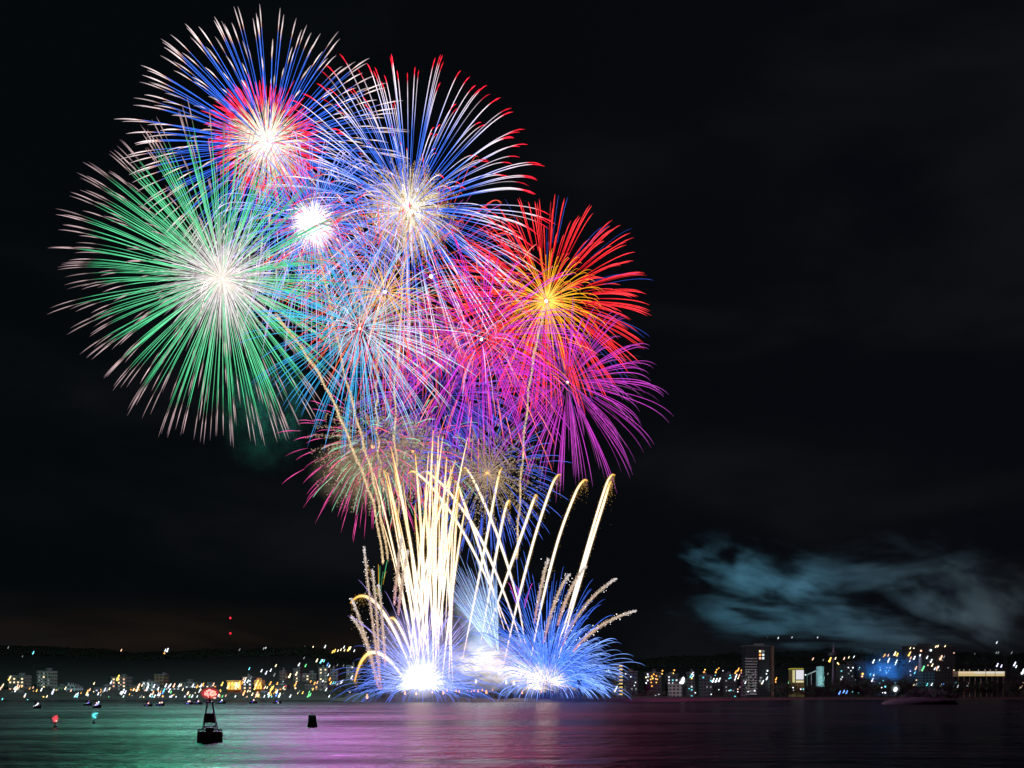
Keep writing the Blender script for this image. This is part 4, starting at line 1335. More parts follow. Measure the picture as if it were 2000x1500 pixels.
# ------------------------------------------------------------------ lamps, one by one
left_lamps = """16 1265 d .7|65 1275 c .9|44 1282 d .5|237 1270 p .7|327 1270 w 1.2|323 1270 w .8|321 1276 o .9 r|468 1269 d .7|515 1267 w .6|519 1266 w .6|595 1263 y .7 r|611 1265 y .9|635 1263 w .9|650 1273 a .9|654 1271 a 1|660 1271 y .7|666 1269 y .7|672 1264 w .8|673 1270 y .7|681 1268 a 1.3|684 1266 y 1|692 1271 w .7
594 1285 d .7|619 1290 y 1|627 1292 c 1.2|630 1290 w .7|633 1291 c .8|584 1298 w 1|597 1300 g .9|640 1298 b 1|643 1302 w 1|659 1299 d .6|671 1300 d .6|511 1310 w .9|520 1314 v 1.1|529 1309 w .9|539 1300 y .8|536 1318 d 1|487 1306 c .8|566 1320 y 1.3|579 1316 y 1.1|641 1318 w .7
18 1326 a 1.1|20 1323 y .9|4 1341 p 1|1 1345 p .9|6 1338 y .8|29 1344 w .9|34 1340 p 1|38 1341 p .8|43 1341 o .6|33 1345 y 1|30 1349 w .9|81 1347 w 1|82 1338 d .7|82 1331 d .6|82 1326 d .5|104 1350 v 1.3|103 1353 v 1.1|85 1361 a .9 r|54 1367 c .8 r|95 1367 c .8 r|48 1361 p 1.1|49 1358 w 1|68 1369 v 1.1|75 1371 y .7|79 1366 w 1|4 1367 c 1|1 1371 c .8|6 1375 w .8 r|10 1373 v .9 r|14 1376 c .8 r|4 1383 c .9 r|18 1381 p .9 r|38 1376 w .9 r|45 1376 v .9 r|58 1374 v .9 r|97 1374 d .8 r|68 1380 w .9|73 1378 v 1|77 1376 w .9|110 1366 g .6 r
126 1367 w .9|129 1368 y .9|145 1362 c 1|148 1358 w 1|151 1360 c 1.1|152 1355 w .8|143 1368 d .9|157 1366 g .7|153 1373 p .9 r|171 1351 o 1.1|170 1355 y 1.1|172 1358 w .7|192 1355 w .9|197 1357 d .8|205 1347 v 1.1|202 1350 d .9|210 1348 d .9|217 1333 w 1|229 1328 a 1.3 r|231 1323 a 1.4|236 1353 w .9|198 1368 w .8|208 1366 g .9|212 1362 g .6|240 1365 g 1.2|241 1361 w .8|241 1350 w 1.3|245 1352 v 1.1|238 1355 w .8
271 1340 p 1.4|268 1347 y 1.2|261 1347 y .8|289 1341 w 1.2|287 1347 w .9|301 1340 w 1.1|309 1345 w 1|324 1339 w 1.1|330 1341 v 1.1|333 1338 w .9|340 1339 p 1.2|350 1339 w 1.1|320 1349 c 1.2|318 1353 b .9|331 1349 w 1.1|334 1352 g .8|294 1358 w 1|297 1361 c .8|302 1360 w 1|309 1356 v 1.1|312 1357 w .9|299 1354 p 1|318 1360 o 1.1 r|308 1366 y 1.2|317 1364 b .9|331 1363 v 1.2|335 1361 w 1.1|343 1363 w 1|333 1366 v .8|272 1365 w 1|276 1360 d .8|360 1363 v 1.3|361 1366 w 1|369 1363 g 1.2|375 1361 w 1.2|367 1354 p 1.1|377 1339 w 1.1|385 1341 o 1|393 1339 w 1.1|397 1337 o 1|417 1337 p 1|434 1336 a 1.2|398 1366 p 1.1|407 1363 p .9|385 1361 w .9|434 1361 g .9|427 1358 w .8|429 1361 p .6|391 1347 w .7|389 1351 w .6
445 1342 y 1|448 1336 a 1|453 1335 a .9|458 1336 a .9|463 1337 y 1|466 1340 y 1|468 1333 a .9|473 1334 o .9|476 1326 p .8|480 1325 y .7|478 1331 w 1|484 1331 w 1|490 1324 d .8|477 1352 o 1.2|476 1355 p 1.1|484 1350 y .7|493 1356 y .9|502 1355 p 1.2|504 1358 y .9|500 1360 p .9|501 1336 y 1.2|503 1332 a 1.1|508 1336 a .9|498 1344 a 1.1|518 1342 y .7|522 1343 y .7|516 1361 w 1|525 1358 c .9|508 1365 w .9|530 1345 a 1.2|528 1351 a 1.1|533 1343 a 1.1|527 1353 a 1|528 1335 o 1.2|541 1336 o 1.1|552 1334 w 1|554 1343 y .8|558 1340 r .7 r|541 1351 w 1.2|540 1357 b 1.1|545 1361 w 1.4|546 1357 y 1.1|525 1361 w .9|530 1362 c .9|524 1355 w .8|577 1337 o 1.2|577 1344 p 1.2 r|567 1360 w 1|614 1336 o 1.2|607 1331 o .7|620 1333 p .8|630 1332 w 1.1|644 1327 o 1.1|646 1334 a .9|651 1334 c .8|655 1334 c .8|660 1335 v 1.1|664 1334 v 1.1|667 1332 w 1|669 1331 v .9|637 1347 w 1|604 1352 g .8|602 1359 g 1.1|606 1357 g 1|643 1360 w .8|687 1323 w 1.1|459 1362 w 1.1|478 1365 p .9|482 1362 p .8|585 1350 d .6"""
for chunk in left_lamps.replace('\n', '|').split('|'):
    q = chunk.split()
    yv = float(q[1])
    Yl = None
    if yv > 1366: Yl = 815 if float(q[0]) > 60 else 790
    lamp(float(q[0]), min(yv, 1371), q[2], float(q[3]), len(q) < 5, Yl if yv > 1366 else None, 'left')

for q in range(64):
    lamp(random.uniform(2, 690), random.triangular(1332, 1367, 1352), random.choice('ooaapyyd'), random.uniform(.5, .85), q % 3 > 0, None, 'left')
right_lamps = """1204 1344 w 1.2|1202 1348 y 1.2|1189 1310 w .8 r|1185 1310 w .6 r|1222 1316 w .8 r|1220 1323 w .7 r|1232 1322 w .7 r|1241 1333 w .6 r|1239 1339 w .6 r|1265 1317 w .9 r|1262 1323 y .9 r|1265 1329 w .9 r|1262 1334 w .9 r|1277 1317 o .9 r|1273 1321 o 1 r|1275 1325 a 1 r|1282 1320 o .8 r|1281 1326 p .8 r|1271 1327 o .9 r|1284 1327 o .8 r|1272 1333 o .8 r|1282 1333 o .8 r|1294 1310 o .9 r|1293 1316 a .8 r|1317 1309 o .9 r|1315 1315 a .8 r|1332 1330 w 2.2|1335 1326 w 1.4 r|1328 1334 w .9 r|1353 1315 w .8|1349 1321 c .8|1351 1325 a .9 r|1354 1320 w .8|1377 1308 a .8 r|1375 1313 o 1.1 r|1400 1308 a .8 r|1398 1313 o 1.1 r|1404 1305 o .7 r|1412 1310 w .6 r|1393 1329 w 1.3|1399 1329 w 1.3|1405 1328 w 1.3|1397 1319 c .5 r|1343 1340 w .5 r|1346 1345 c .6 r
1437 1313 o 1|1442 1308 o 1.1|1449 1308 o 1|1447 1316 p .7|1438 1320 w 1|1436 1326 w .9|1444 1319 p .7|1442 1324 y .7|1426 1319 c .7 r|1424 1325 c .7 r|1499 1310 w 1 r|1497 1316 w .8 r|1498 1325 w 1|1490 1332 w 1|1488 1335 y .9 r|1456 1333 w .8|1516 1326 o .9|1515 1332 o .8 r|1542 1329 g .8|1540.5 1334 g .9 r|1588 1287 p .8|1621 1289 a 1.5|1637 1300 a 1.1|1635 1304 a .9|1636 1295 y .8 r|1632 1286 y .7|1608 1289 d .6|1573 1318 w .7 r|1617 1316 d .6
1499 1244 d .5 r|1520 1246 w .6|1547 1245 w .5|1597 1245 w .5|1649 1286 p .8|1658 1284 y .6|1668 1283 w .7|1644 1325 w 1.2|1657 1304 w .7 r|1662 1310 w .6 r|1666 1304 w .9 r|1679 1304 c .6 r|1685 1316 a 1.2 r|1684 1321 p 1.1 r|1706 1292 w 1.2|1708 1317 w 1.2|1704 1328 v 1.2|1708 1331 w .7 r|1700 1317 c .7|1718 1289 w .6|1727 1282 o 1.4|1735 1280 p .8|1736 1289 w 1.2|1734 1294 w .7 r|1748 1277 y 1.3|1752 1280 a 1.4|1751 1292 w 1.1|1749 1297 w .7|1732 1304 w .6 r|1738 1304 w .7 r|1730 1310 c .6 r|1736 1309 c .6 r|1776 1278 a 1.2|1778 1275 p .8|1786 1285 w 1.1|1779 1285 p .7|1777 1291 w .6|1799 1271 p 1.1 r|1785 1266 y .7 r|1778 1266 y .6|1818 1270 w 1.3 r|1811 1284 w .9|1819 1291 w 1.1|1821 1299 y .9|1830 1305 p 1|1826 1306 w .8|1833 1303 w .7|1838 1285 p 1.4|1844 1283 d .7|1803 1306 g 1.6|1789 1305 p 1.1|1787 1314 c .7|1778 1311 v .8 r|1794 1315 c .8|1828 1263 y .7|1832 1262 y .7|1846 1262 y .6
1947 1255 w .7|1946 1275 d .7|1950 1275 d .7|1976 1275 d .7|1904 1277 d .5 r|1948 1299 v 1.1|1956 1301 v .9|1982 1297 v 1.3|1985 1302 w .8|1998 1312 w 1.7|1996 1338 p 1.5|1993 1342 y 1.2|1928 1335 w 1.1|1890 1338 w 1.1|1866 1336 c 1|1862 1340 c .8|1871 1340 w .8|1868 1346 p 1 r|1837 1339 w 1.2|1843 1337 b .8|1800 1338 w .9|1797 1339 c .7|1811 1337 c .8|1820 1337 w .8|1785 1338 y .7|1790 1337 d .8|1937 1337 d .6"""
for chunk in right_lamps.replace('\n', '|').split('|'):
    q = chunk.split()
    lamp(float(q[0]), float(q[1]), q[2], float(q[3]), len(q) < 5, None, 'right')
# cars and shelters along the right waterfront show as small low lamps
for x, y, c, sz in ((1287, 1356, 'w', .6), (1358, 1353, 'w', .8), (1389, 1356, 'w', .7), (1404, 1347, 'w', .6), (1419, 1349, 'd', .7), (1424, 1349, 'w', .6), (1432, 1349, 'd', .7), (1441, 1346, 'p', .7), (1441, 1351, 'w', .7), (1461, 1351, 'w', .7), (1464, 1350, 'd', .7), (1474, 1349, 'w', .9),
                    (1549, 1343, 'w', .8), (1550, 1348, 'd', .8), (1564, 1346, 'w', .8), (1569, 1346, 'c', .7), (1607, 1335, 'd', .8), (1654, 1352, 'b', 1.0), (1640, 1353, 'b', 1.1), (1648, 1351, 'b', 1), (1649, 1350, 'w', .6), (1729, 1353, 'w', 1.0), (1724, 1353, 'w', .6), (1722, 1343, 'w', .7), (1729, 1341, 'c', 1.0)):
    lamp(x, y, c, sz, c in 'b', 885, 'right')

# ------------------------------------------------------------------ dazzling lamps: each head wrapped in an added halo for its glare
for lab, x, y, r, Yv, c in (('dazzling white floodlamp above the pale low block', 1333, 1330, 10, 897, (.55, .62, .6)), ('dazzling white floodlamp by the trees near the waterfront', 1749, 1345, 11, 880, (.5, .6, .65))):
    R = empty('flood_lamp', P(x, y, Yv), lab, 'lamp')
    k = Yv / F
    bm = bmesh.new(); add_ball(bm, (0, 0, -1.5 * k), 3.6 * k, .9, .7, 1.25, 2, .2)
    link('lamp_head', bm_mesh('lamp_head', bm), R, lamp_mat('flood_white', (.95, 1, 1), 3.0))
    halo_ball('lamp_glow', R, r * k, tuple(q * .45 for q in c), HALO_STAR)
    bm = bmesh.new(); add_bar(bm, (0, .6, -4 * k), (0, .6, -R.location.z + 1.2), .2)
    link('lamp_pole', bm_mesh('lamp_pole', bm), R, DARK)

# ------------------------------------------------------------------ radio mast with two red lamps on the left
R = empty('radio_mast', P(450, 1262, 1650), 'tall thin radio mast with two red lamps on the left ridge', 'mast')
k = 1650 / F
bm = bmesh.new(); add_bar(bm, (0, 0, -12), (0, 0, 56 * k), .35, 6, .15)
link('pole', bm_mesh('pole', bm), R, DARK)
for z in (55, 25):
    bm = bmesh.new(); add_ball(bm, (0, -.4, z * k), 2.1 * k, 1, .8, 1.05, 2)
    link('red_lamp', bm_mesh('red_lamp', bm), R, lamp_mat('beacon_red', (1.0, .03, .06), 1.3))

# ------------------------------------------------------------------ trees
LEAF = plain('leaf_green', (.016, .022, .012), .8, .4, 2.0)
BARK = plain('bark_brown', (.06, .045, .035), .9)


def tree_mesh(seed, wide):
    r = random.Random(seed)
    bm = bmesh.new()
    clumps = [(r.uniform(-1, 1) * .62 * wide, r.uniform(-1, 1) * .6, .62 + r.uniform(-.22, .26), r.uniform(.2, .38)) for _ in range(9)]
    for _ in range(620):
        cx, cy, cz, cr = r.choice(clumps)
        v = Vector((r.gauss(0, 1), r.gauss(0, 1), r.gauss(0, .8))).normalized() * cr * r.uniform(.55, 1.05)
        c = Vector((cx, cy, cz)) + v
        a = Vector((r.gauss(0, 1), r.gauss(0, 1), r.gauss(0, 1))).normalized() * r.uniform(.03, .06)
        b_ = a.orthogonal().normalized() * a.length * .6
        bm.faces.new([bm.verts.new(c + q) for q in (a, b_, -a, -b_)])
    crown = bm_mesh('crown', bm)
    crown.materials.append(LEAF)
    bm = bmesh.new()
    add_bar(bm, (0, 0, -.15), (.02, 0, .5), .045, 7, .028)
    for cx, cy, cz, cr in clumps[:6]: add_bar(bm, (.02, 0, .38 + r.uniform(0, .1)), (cx * .8, cy * .8, cz - .05), .02, 5, .008)
    trunk = bm_mesh('trunk', bm)
    trunk.materials.append(BARK)
    return crown, trunk


PROTO = [tree_mesh(3, 1.0), tree_mesh(8, 1.3), tree_mesh(21, 1.6)]
KIND = ['rounded dark tree', 'broad dark tree', 'low spreading dark tree']


def tree(px, top, Y, k, label, group):
    x = (px - 1000) / F * Y
    z = land_z(x, Y)
    h = P(px, top, Y).z - z
    o = empty('tree', (x, Y, z), label, 'tree', group)
    link('crown', PROTO[k][0], o)
    link('trunk', PROTO[k][1], o)
    o.scale = (h * 1.0, h * 1.0, h)
    o.rotation_euler.z = random.uniform(0, 6.28)


rt = [(1544, 1335), (1556, 1336), (1566, 1337), (1524, 1326), (1535, 1322), (1580, 1336), (1590, 1332), (1603, 1334), (1618, 1330), (1642, 1330), (1652, 1322), (1660, 1318), (1672, 1320), (1684, 1326), (1698, 1328), (1712, 1330), (1722, 1326), (1736, 1328), (1748, 1323),
      (1762, 1328), (1778, 1330), (1790, 1329), (1808, 1332), (1826, 1334), (1842, 1326), (1856, 1324), (1872, 1322), (1890, 1325), (1906, 1322), (1922, 1326), (1940, 1322), (1956, 1324), (1974, 1322), (1990, 1324)]
for i, (px, top) in enumerate(rt):
    seg = 'near the lit hall' if px < 1630 else 'below the control tower and dotted blocks' if px < 1715 else 'below the blue glow' if px < 1830 else 'before the long lit hall'
    tree(px, top + random.uniform(4, 10), 902 + random.uniform(-6, 24), i % 3, f'{KIND[i % 3]} standing in the dark belt {seg}', 'trees along the right shore')
for i, (px, top) in enumerate([(664, 1338), (672, 1330), (682, 1327), (692, 1334), (650, 1346), (640, 1350), (624, 1352), (588, 1353), (350, 1357), (372, 1355), (160, 1356), (120, 1357), (60, 1358), (286, 1354), (310, 1356), (420, 1354), (455, 1352), (232, 1356)]):
    seg = 'beside the low arching comet' if px > 600 else 'among the left shore lamps'
    tree(px, top, 826 + random.uniform(-4, 16), (i + 1) % 3, f'{KIND[(i + 1) % 3]} standing {seg}', 'trees on the left shore')
for i, (px, top) in enumerate([(1236, 1352), (1250, 1350), (1264, 1349), (1278, 1350), (1292, 1351), (1400, 1350), (1420, 1351), (1440, 1352)]):
    tree(px, top, 800 + random.uniform(-6, 10) if px < 1300 else 890, 2, 'low spreading dark tree behind the sandy beach', 'trees behind the beach')

# overgrown islet off the right shore
bm = bmesh.new()
rr = random.Random(4)
ring = []
L0, L1 = P(1733, 1376, 440).x, P(1882, 1376, 440).x
N = 40
for j, (kr, kz) in enumerate(((1, -.6), (.96, .9), (.8, 2.1), (.5, 3.0), (.15, 3.3))):
    ring.append([bm.verts.new(((L0 + L1) / 2 + math.cos(2 * math.pi * i / N) * (L1 - L0) / 2 * kr * (1 + rr.uniform(-.03, .03)), 446 + math.sin(2 * math.pi * i / N) * 9 * kr, kz + rr.uniform(-.25, .25) * (j > 0))) for i in range(N)])
for A, B_ in zip(ring[:-1], ring[1:]):
    for i in range(N): bm.faces.new((A[i], A[(i + 1) % N], B_[(i + 1) % N], B_[i]))
bm.faces.new(ring[-1])
isl = link('islet', bm_mesh('islet', bm, True), None, plain('islet_rock', (.006, .006, .006), .9))
tag(isl, kind='structure')
for i, (px, top) in enumerate([(1752, 1362), (1764, 1356), (1778, 1351), (1790, 1348), (1803, 1347), (1816, 1346), (1830, 1348), (1842, 1350), (1856, 1353), (1866, 1358)]):
    x = (px - 1000) / F * 446
    o = empty('bush', (x, 446, 1.8), f'{("leftmost", "second", "third", "fourth", "fifth", "sixth", "seventh", "eighth", "ninth", "rightmost")[i]} dark bush from the left on the low islet', 'bush', 'bushes on the islet')
    link('crown', PROTO[i % 3][0], o); link('trunk', PROTO[i % 3][1], o)
    h = P(px, top, 446).z - 1.8
    o.scale = (h * .95, h * .95, h)
    o.rotation_euler.z = i * 1.3

# ------------------------------------------------------------------ buoys
RUST = plain('red_buoy_paint', (.10, .02, .02), .6)
Yb = 95.0
R = empty('navigation_buoy', (P(410, 1449, Yb).x, Yb, 0), 'large dark lattice buoy with a red lamp smeared into a cluster, nearest in the water', 'buoy')
u = Yb / F
bm = bmesh.new(); add_lathe(bm, [(21 * u, -.5), (23.5 * u, -.2), (24 * u, .15), (24 * u, 16 * u), (23.2 * u, 19 * u), (22 * u, 20.5 * u), (5 * u, 21.5 * u)], n=28)
link('float', bm_mesh('float', bm), R, RUST)
bm = bmesh.new(); add_lathe(bm, [(24.3 * u, 12 * u), (24.9 * u, 13 * u), (24.3 * u, 14 * u)], n=28)
link('fender_band', bm_mesh('fender_band', bm), R, DARK)
for i in range(10):
    an = i * math.pi / 5 + .2
    bm = bmesh.new(); c_, s_ = math.cos(an) * 22 * u, math.sin(an) * 22 * u
    add_bar(bm, (c_, s_, 19.5 * u), (c_, s_, 23.5 * u), .06, 6); add_ball(bm, (c_, s_, 24 * u), .07)
    link('mooring_post', bm_mesh('mooring_post', bm), R, DARK)
bm = bmesh.new(); add_lathe(bm, [(8.5 * u, 20.6 * u), (8.5 * u, 26 * u), (6 * u, 28.5 * u), (1.5 * u, 29 * u)], n=16)
link('battery_housing', bm_mesh('battery_housing', bm), R, DARK)
lb, lt = 15.5, 5.0
H0, H1, H2 = 20.6, 55, 78
def leg_pt(i, z):
    k = (z - H0) / (H2 - H0)
    r = (lb + (lt - lb) * k) * u
    an = math.pi / 4 + i * math.pi / 2 + .18
    return Vector((math.cos(an) * r * 1.25, math.sin(an) * r * 1.25, z * u))
for i in range(4):
    bm = bmesh.new(); add_bar(bm, leg_pt(i, H0), leg_pt(i, H2), .045, 6)
    link('leg', bm_mesh('leg', bm), R, DARK)
for i in range(4):
    bm = bmesh.new()
    for z0, z1 in ((21, 30), (30, 38)):
        add_bar(bm, leg_pt(i, z0), leg_pt((i + 1) % 4, z1), .022, 5); add_bar(bm, leg_pt((i + 1) % 4, z0), leg_pt(i, z1), .022, 5)
        add_bar(bm, leg_pt(i, z1), leg_pt((i + 1) % 4, z1), .025, 5)
    link('cross_brace', bm_mesh('cross_brace', bm), R, DARK)
for i in range(4):
    bm = bmesh.new()
    q = [leg_pt(i, 38.4), leg_pt((i + 1) % 4, 38.4), leg_pt((i + 1) % 4, 56), leg_pt(i, 56)]
    n_ = (q[1] - q[0]).cross(q[2] - q[0]).normalized() * .025
    vs = [bm.verts.new(p + n_) for p in q] + [bm.verts.new(p - n_) for p in q]
    for f in ((0, 1, 2, 3), (7, 6, 5, 4), (0, 4, 5, 1), (1, 5, 6, 2), (2, 6, 7, 3), (3, 7, 4, 0)): bm.faces.new([vs[k_] for k_ in f])
    link('daymark_panel', bm_mesh('daymark_panel', bm), R, plain('daymark_red', (.07, .015, .015), .6))
bm = bmesh.new(); add_lathe(bm, [(6.5 * u, 76.5 * u), (8 * u, 77 * u), (8 * u, 78.5 * u), (3 * u, 79 * u)], n=16)
add_bar(bm, (0, 0, 78 * u), (-.03, 0, 91 * u), .11, 8, .08)
link('lamp_platform', bm_mesh('lamp_platform', bm), R, DARK)
for (x, z, rr_) in ((-9, 93, 2.3), (-5, 99, 2.2), (0, 101, 2.4), (4, 99, 2.3), (8, 98, 2.2), (10, 93, 2.4), (6, 91.5, 2.2), (1, 92, 2.4), (-3.5, 90.5, 2.2), (2, 96, 2.2), (9.5, 86, 2.2), (-5, 94.5, 2.1), (-10, 97, 1.2)):  # one rocking lamp's trace of light, built as many glowing balls
    bm = bmesh.new(); add_ball(bm, (x * u, random.uniform(-3, 3) * u, z * u), rr_ * u, 1.25, 1, .95, 2)
    add_bar(bm, (x * u * .9, 0, (z - 1.5) * u), (0, 0, 88 * u), .012, 4)
    link('lamp', bm_mesh('lamp', bm), R, MATS.setdefault('buoy_led', lamp_mat('buoy_lamp', (1.0, .62, .5), 1.05)))
halo_ball('lamp_glow', R, 17.5 * u, (1.1, .02, .04), HALO, (0, 0, 95 * u), (1.05, 1, .72))

R = empty('nun_buoy', (P(610, 1420, 138).x, 138, 0), 'small conical buoy with green top over a black body', 'buoy')
u = 138 / F
bm = bmesh.new(); add_lathe(bm, [(9.5 * u, -.3), (10.4 * u, 0), (9.6 * u, 4 * u), (7.8 * u, 12 * u)], n=20)
link('float', bm_mesh('float', bm), R, plain('black_paint', (.008, .008, .01), .6))
bm = bmesh.new(); add_lathe(bm, [(8.6 * u, 12.02 * u), (7.2 * u, 22 * u), (6.6 * u, 23.5 * u), (1 * u, 24 * u)], n=20)
link('topmark', bm_mesh('topmark', bm, True), R, plain('green_paint', (.04, .35, .2), .5))
bm = bmesh.new(); add_lathe(bm, [(1.2 * u, 24 * u), (1.2 * u, 26 * u), (.4 * u, 26.6 * u)], n=10)
link('lifting_eye', bm_mesh('lifting_eye', bm), R, DARK)

for lab, px, base, cd, pts in (('small pillar buoy with a clump of red lamps at far left', 108, 1420, (1.0, .06, .09), ((-4, 17), (0, 20), (3, 21.5), (1, 17), (4, 17.5), (-1, 13), (2, 12), (0, 15), (-2, 11.5))),
                               ('small pillar buoy with cyan lamps right of the red-lit one', 184, 1413, (.12, .8, .85), ((6, 20), (3, 19.5), (0, 18), (-2, 15), (0, 13), (2, 11.5), (-2, 17)))):
    Yv = CAM_H * F / (base - HZ)
    u = Yv / F
    R = empty('pillar_buoy', (P(px, base, Yv).x, Yv, 0), lab, 'buoy')
    bm = bmesh.new(); add_lathe(bm, [(3 * u, -.3), (3.4 * u, 0), (3.2 * u, 2.5 * u), (1.4 * u, 3.5 * u), (1.0 * u, 9 * u), (1.5 * u, 9.4 * u), (.6 * u, 11 * u)], n=14)
    link('float', bm_mesh('float', bm), R, plain('buoy_body', (.05, .01, .012) if 'red' in lab[:45] else (.01, .03, .035), .6))
    for x, z in pts:
        bm = bmesh.new(); add_ball(bm, (x * u, 0, z * u), 1.5 * u, 1.1, .9, 1, 2); add_bar(bm, (x * u, 0, z * u), (0, 0, 10 * u), .012, 4)
        link('lamp', bm_mesh('lamp', bm), R, lamp_mat('buoy_light', cd if (x, z) != (2, 12) else (1, .7, .45), 1.2))
    halo_ball('lamp_glow', R, 9 * u, tuple(c * .5 for c in cd), HALO_SOFT, (0, 0, 15.5 * u), (.8, .8, 1))

# ------------------------------------------------------------------ boats with blue and pink lamps
HULL = plain('white_hull', (.10, .10, .11), .4)
for lab, px, base, cols in (('small boat with pale blue deck lamps and pink cabin lamp', 190, 1383, ((-3, 4, (1, .5, .4)), (-1, 6, (.6, .5, 1)), (2, 7, (.35, .35, 1)), (4, 9, (.3, .5, 1)), (5, 12, (.8, .9, 1)), (1, 10, (1, .6, .6)))),
                            ('small boat with four white lamps in a slanting row', 73, 1384, ((-4, 4, (.8, .88, 1)), (-1, 5.5, (.8, .88, 1)), (2, 8, (.8, .85, 1)), (4, 10, (.85, .9, 1)))),
                            ('boat with one bright blue lamp under a pink one', 290, 1380, ((-1, 2.5, (.2, .22, 1)), (1.5, 6.5, (1, .5, .4)))),
                            ('boat with two blue lamps under two pink ones, middle of the row', 314, 1379, ((-3, 3, (.12, .1, 1)), (1.5, 3, (.15, .12, 1)), (-.5, 6.5, (1, .7, .55)), (4, 7, (1, .65, .55)))),
                            ('boat with blue lamps close left of the lattice buoy, left one', 369, 1376, ((-2.5, 2, (.15, .2, 1)), (.5, 2.5, (.12, .15, 1)), (0, 6, (1, .65, .55)), (3, 6.5, (1, .6, .5)))),
                            ('boat with one blue and one pink lamp nearest left of the lattice buoy', 387, 1376, ((-1, 3, (.15, .2, 1)), (1.5, 6.5, (1, .65, .65)))),
                            ('boat with blue and white lamps right of the lattice buoy', 433, 1375, ((-1, 4, (.2, .3, 1)), (1.5, 7.5, (1, .95, .95)))),
                            ('boat with one blue and one peach lamp below the black block', 495, 1374, ((-1, 3, (.12, .1, 1)), (1.5, 7, (1, .7, .5)))),
                            ('boat with a single blue lamp below the blue-white lamps', 542, 1374, ((-.5, 4, (.15, .15, 1)), (2, 1.5, (.5, .5, .5)))),
                            ('boat with one violet and one blue lamp left of the green lamp', 172, 1378, ((-.5, 3.5, (.8, .6, 1)), (2.5, 5, (.12, .2, 1))))):
    Yv = CAM_H * F / (base - HZ)
    u = Yv / F
    R = empty('boat', (P(px, base, Yv).x, Yv, 0), lab, 'boat', 'boats lying off the left shore')
    bm = bmesh.new()
    secs = []
    for t_, wd_, sh in ((-1, .55, .95), (-.5, .95, .85), (.2, 1, .9), (.7, .65, 1.05), (1, .04, 1.3)):
        x = t_ * 8 * u
        w_ = 1.3 * wd_
        secs.append([bm.verts.new(v) for v in ((x, -w_, sh), (x * .95, -w_ * .6, -.25), (x * .95, w_ * .6, -.25), (x, w_, sh))])
    for A, B_ in zip(secs[:-1], secs[1:]):
        for i in range(3): bm.faces.new((A[i], A[i + 1], B_[i + 1], B_[i]))
        bm.faces.new((A[3], A[0], B_[0], B_[3]))
    bm.faces.new(secs[0]); bm.faces.new(secs[-1][::-1])
    link('hull', bm_mesh('hull', bm), R, HULL)
    bm = bmesh.new(); add_box(bm, -3.5 * u, 1.5 * u, -.8, .8, 1.0, 2.3, .12)
    link('cabin', bm_mesh('cabin', bm), R, plain('cabin_white', (.09, .09, .1), .5))
    bm = bmesh.new(); add_bar(bm, (-1 * u, 0, 2.2), (-1 * u, 0, 4.2), .05)
    link('mast', bm_mesh('mast', bm), R, DARK)
    for x, z, c in cols:
        bm = bmesh.new(); add_ball(bm, (x * u, -.9, z * u), 1.5 * u, 1, .8, 1, 2)
        link('lamp', bm_mesh('lamp', bm), R, lamp_mat('boat_lamp', c, 1.7))

# ------------------------------------------------------------------ people, tents, torches and the lamp post on the spit
COAT = plain('dark_clothes', (.03, .03, .035), .9)


def figure(bm, x, y, z, h, ph):
    """one small standing spectator: legs, coat, arms, neck and head in one skin"""
    prof = [(.07, 0), (.085, .22), (.11, .45), (.13, .5), (.14, .62), (.15, .72), (.135, .8), (.06, .845), (.05, .865), (.075, .9), (.08, .94), (.06, .985), (.02, 1.0)]
    rings = []
    for r, t_ in prof:
        rings.append([bm.verts.new((x + r * h * 1.25 * math.cos(a + ph), y + r * h * .8 * math.sin(a + ph), z + t_ * h)) for a in [i * math.pi / 4 for i in range(8)]])
    for A, B_ in zip(rings[:-1], rings[1:]):
        for i in range(8): bm.faces.new((A[i], A[(i + 1) % 8], B_[(i + 1) % 8], B_[i]))
    bm.faces.new(rings[0][::-1]); bm.faces.new(rings[-1])
    for s_ in (-1, 1): add_bar(bm, (x + s_ * .17 * h, y, z + .78 * h), (x + s_ * .2 * h, y - .05, z + .42 * h), .035 * h, 6, .025 * h)


bm = bmesh.new()
rr = random.Random(5)
for i in range(90):
    x = rr.uniform(-86, -44)
    y = 603.5 + rr.uniform(3.5, 9)
    figure(bm, x, y, land_z(x, y) - .03, rr.uniform(1.55, 1.85), rr.uniform(0, 3))
cr = link('crowd', bm_mesh('crowd', bm, True), None, COAT)
tag(cr, 'dark crowd of spectators packed along the edge of the raised spit', 'crowd', kind='stuff')

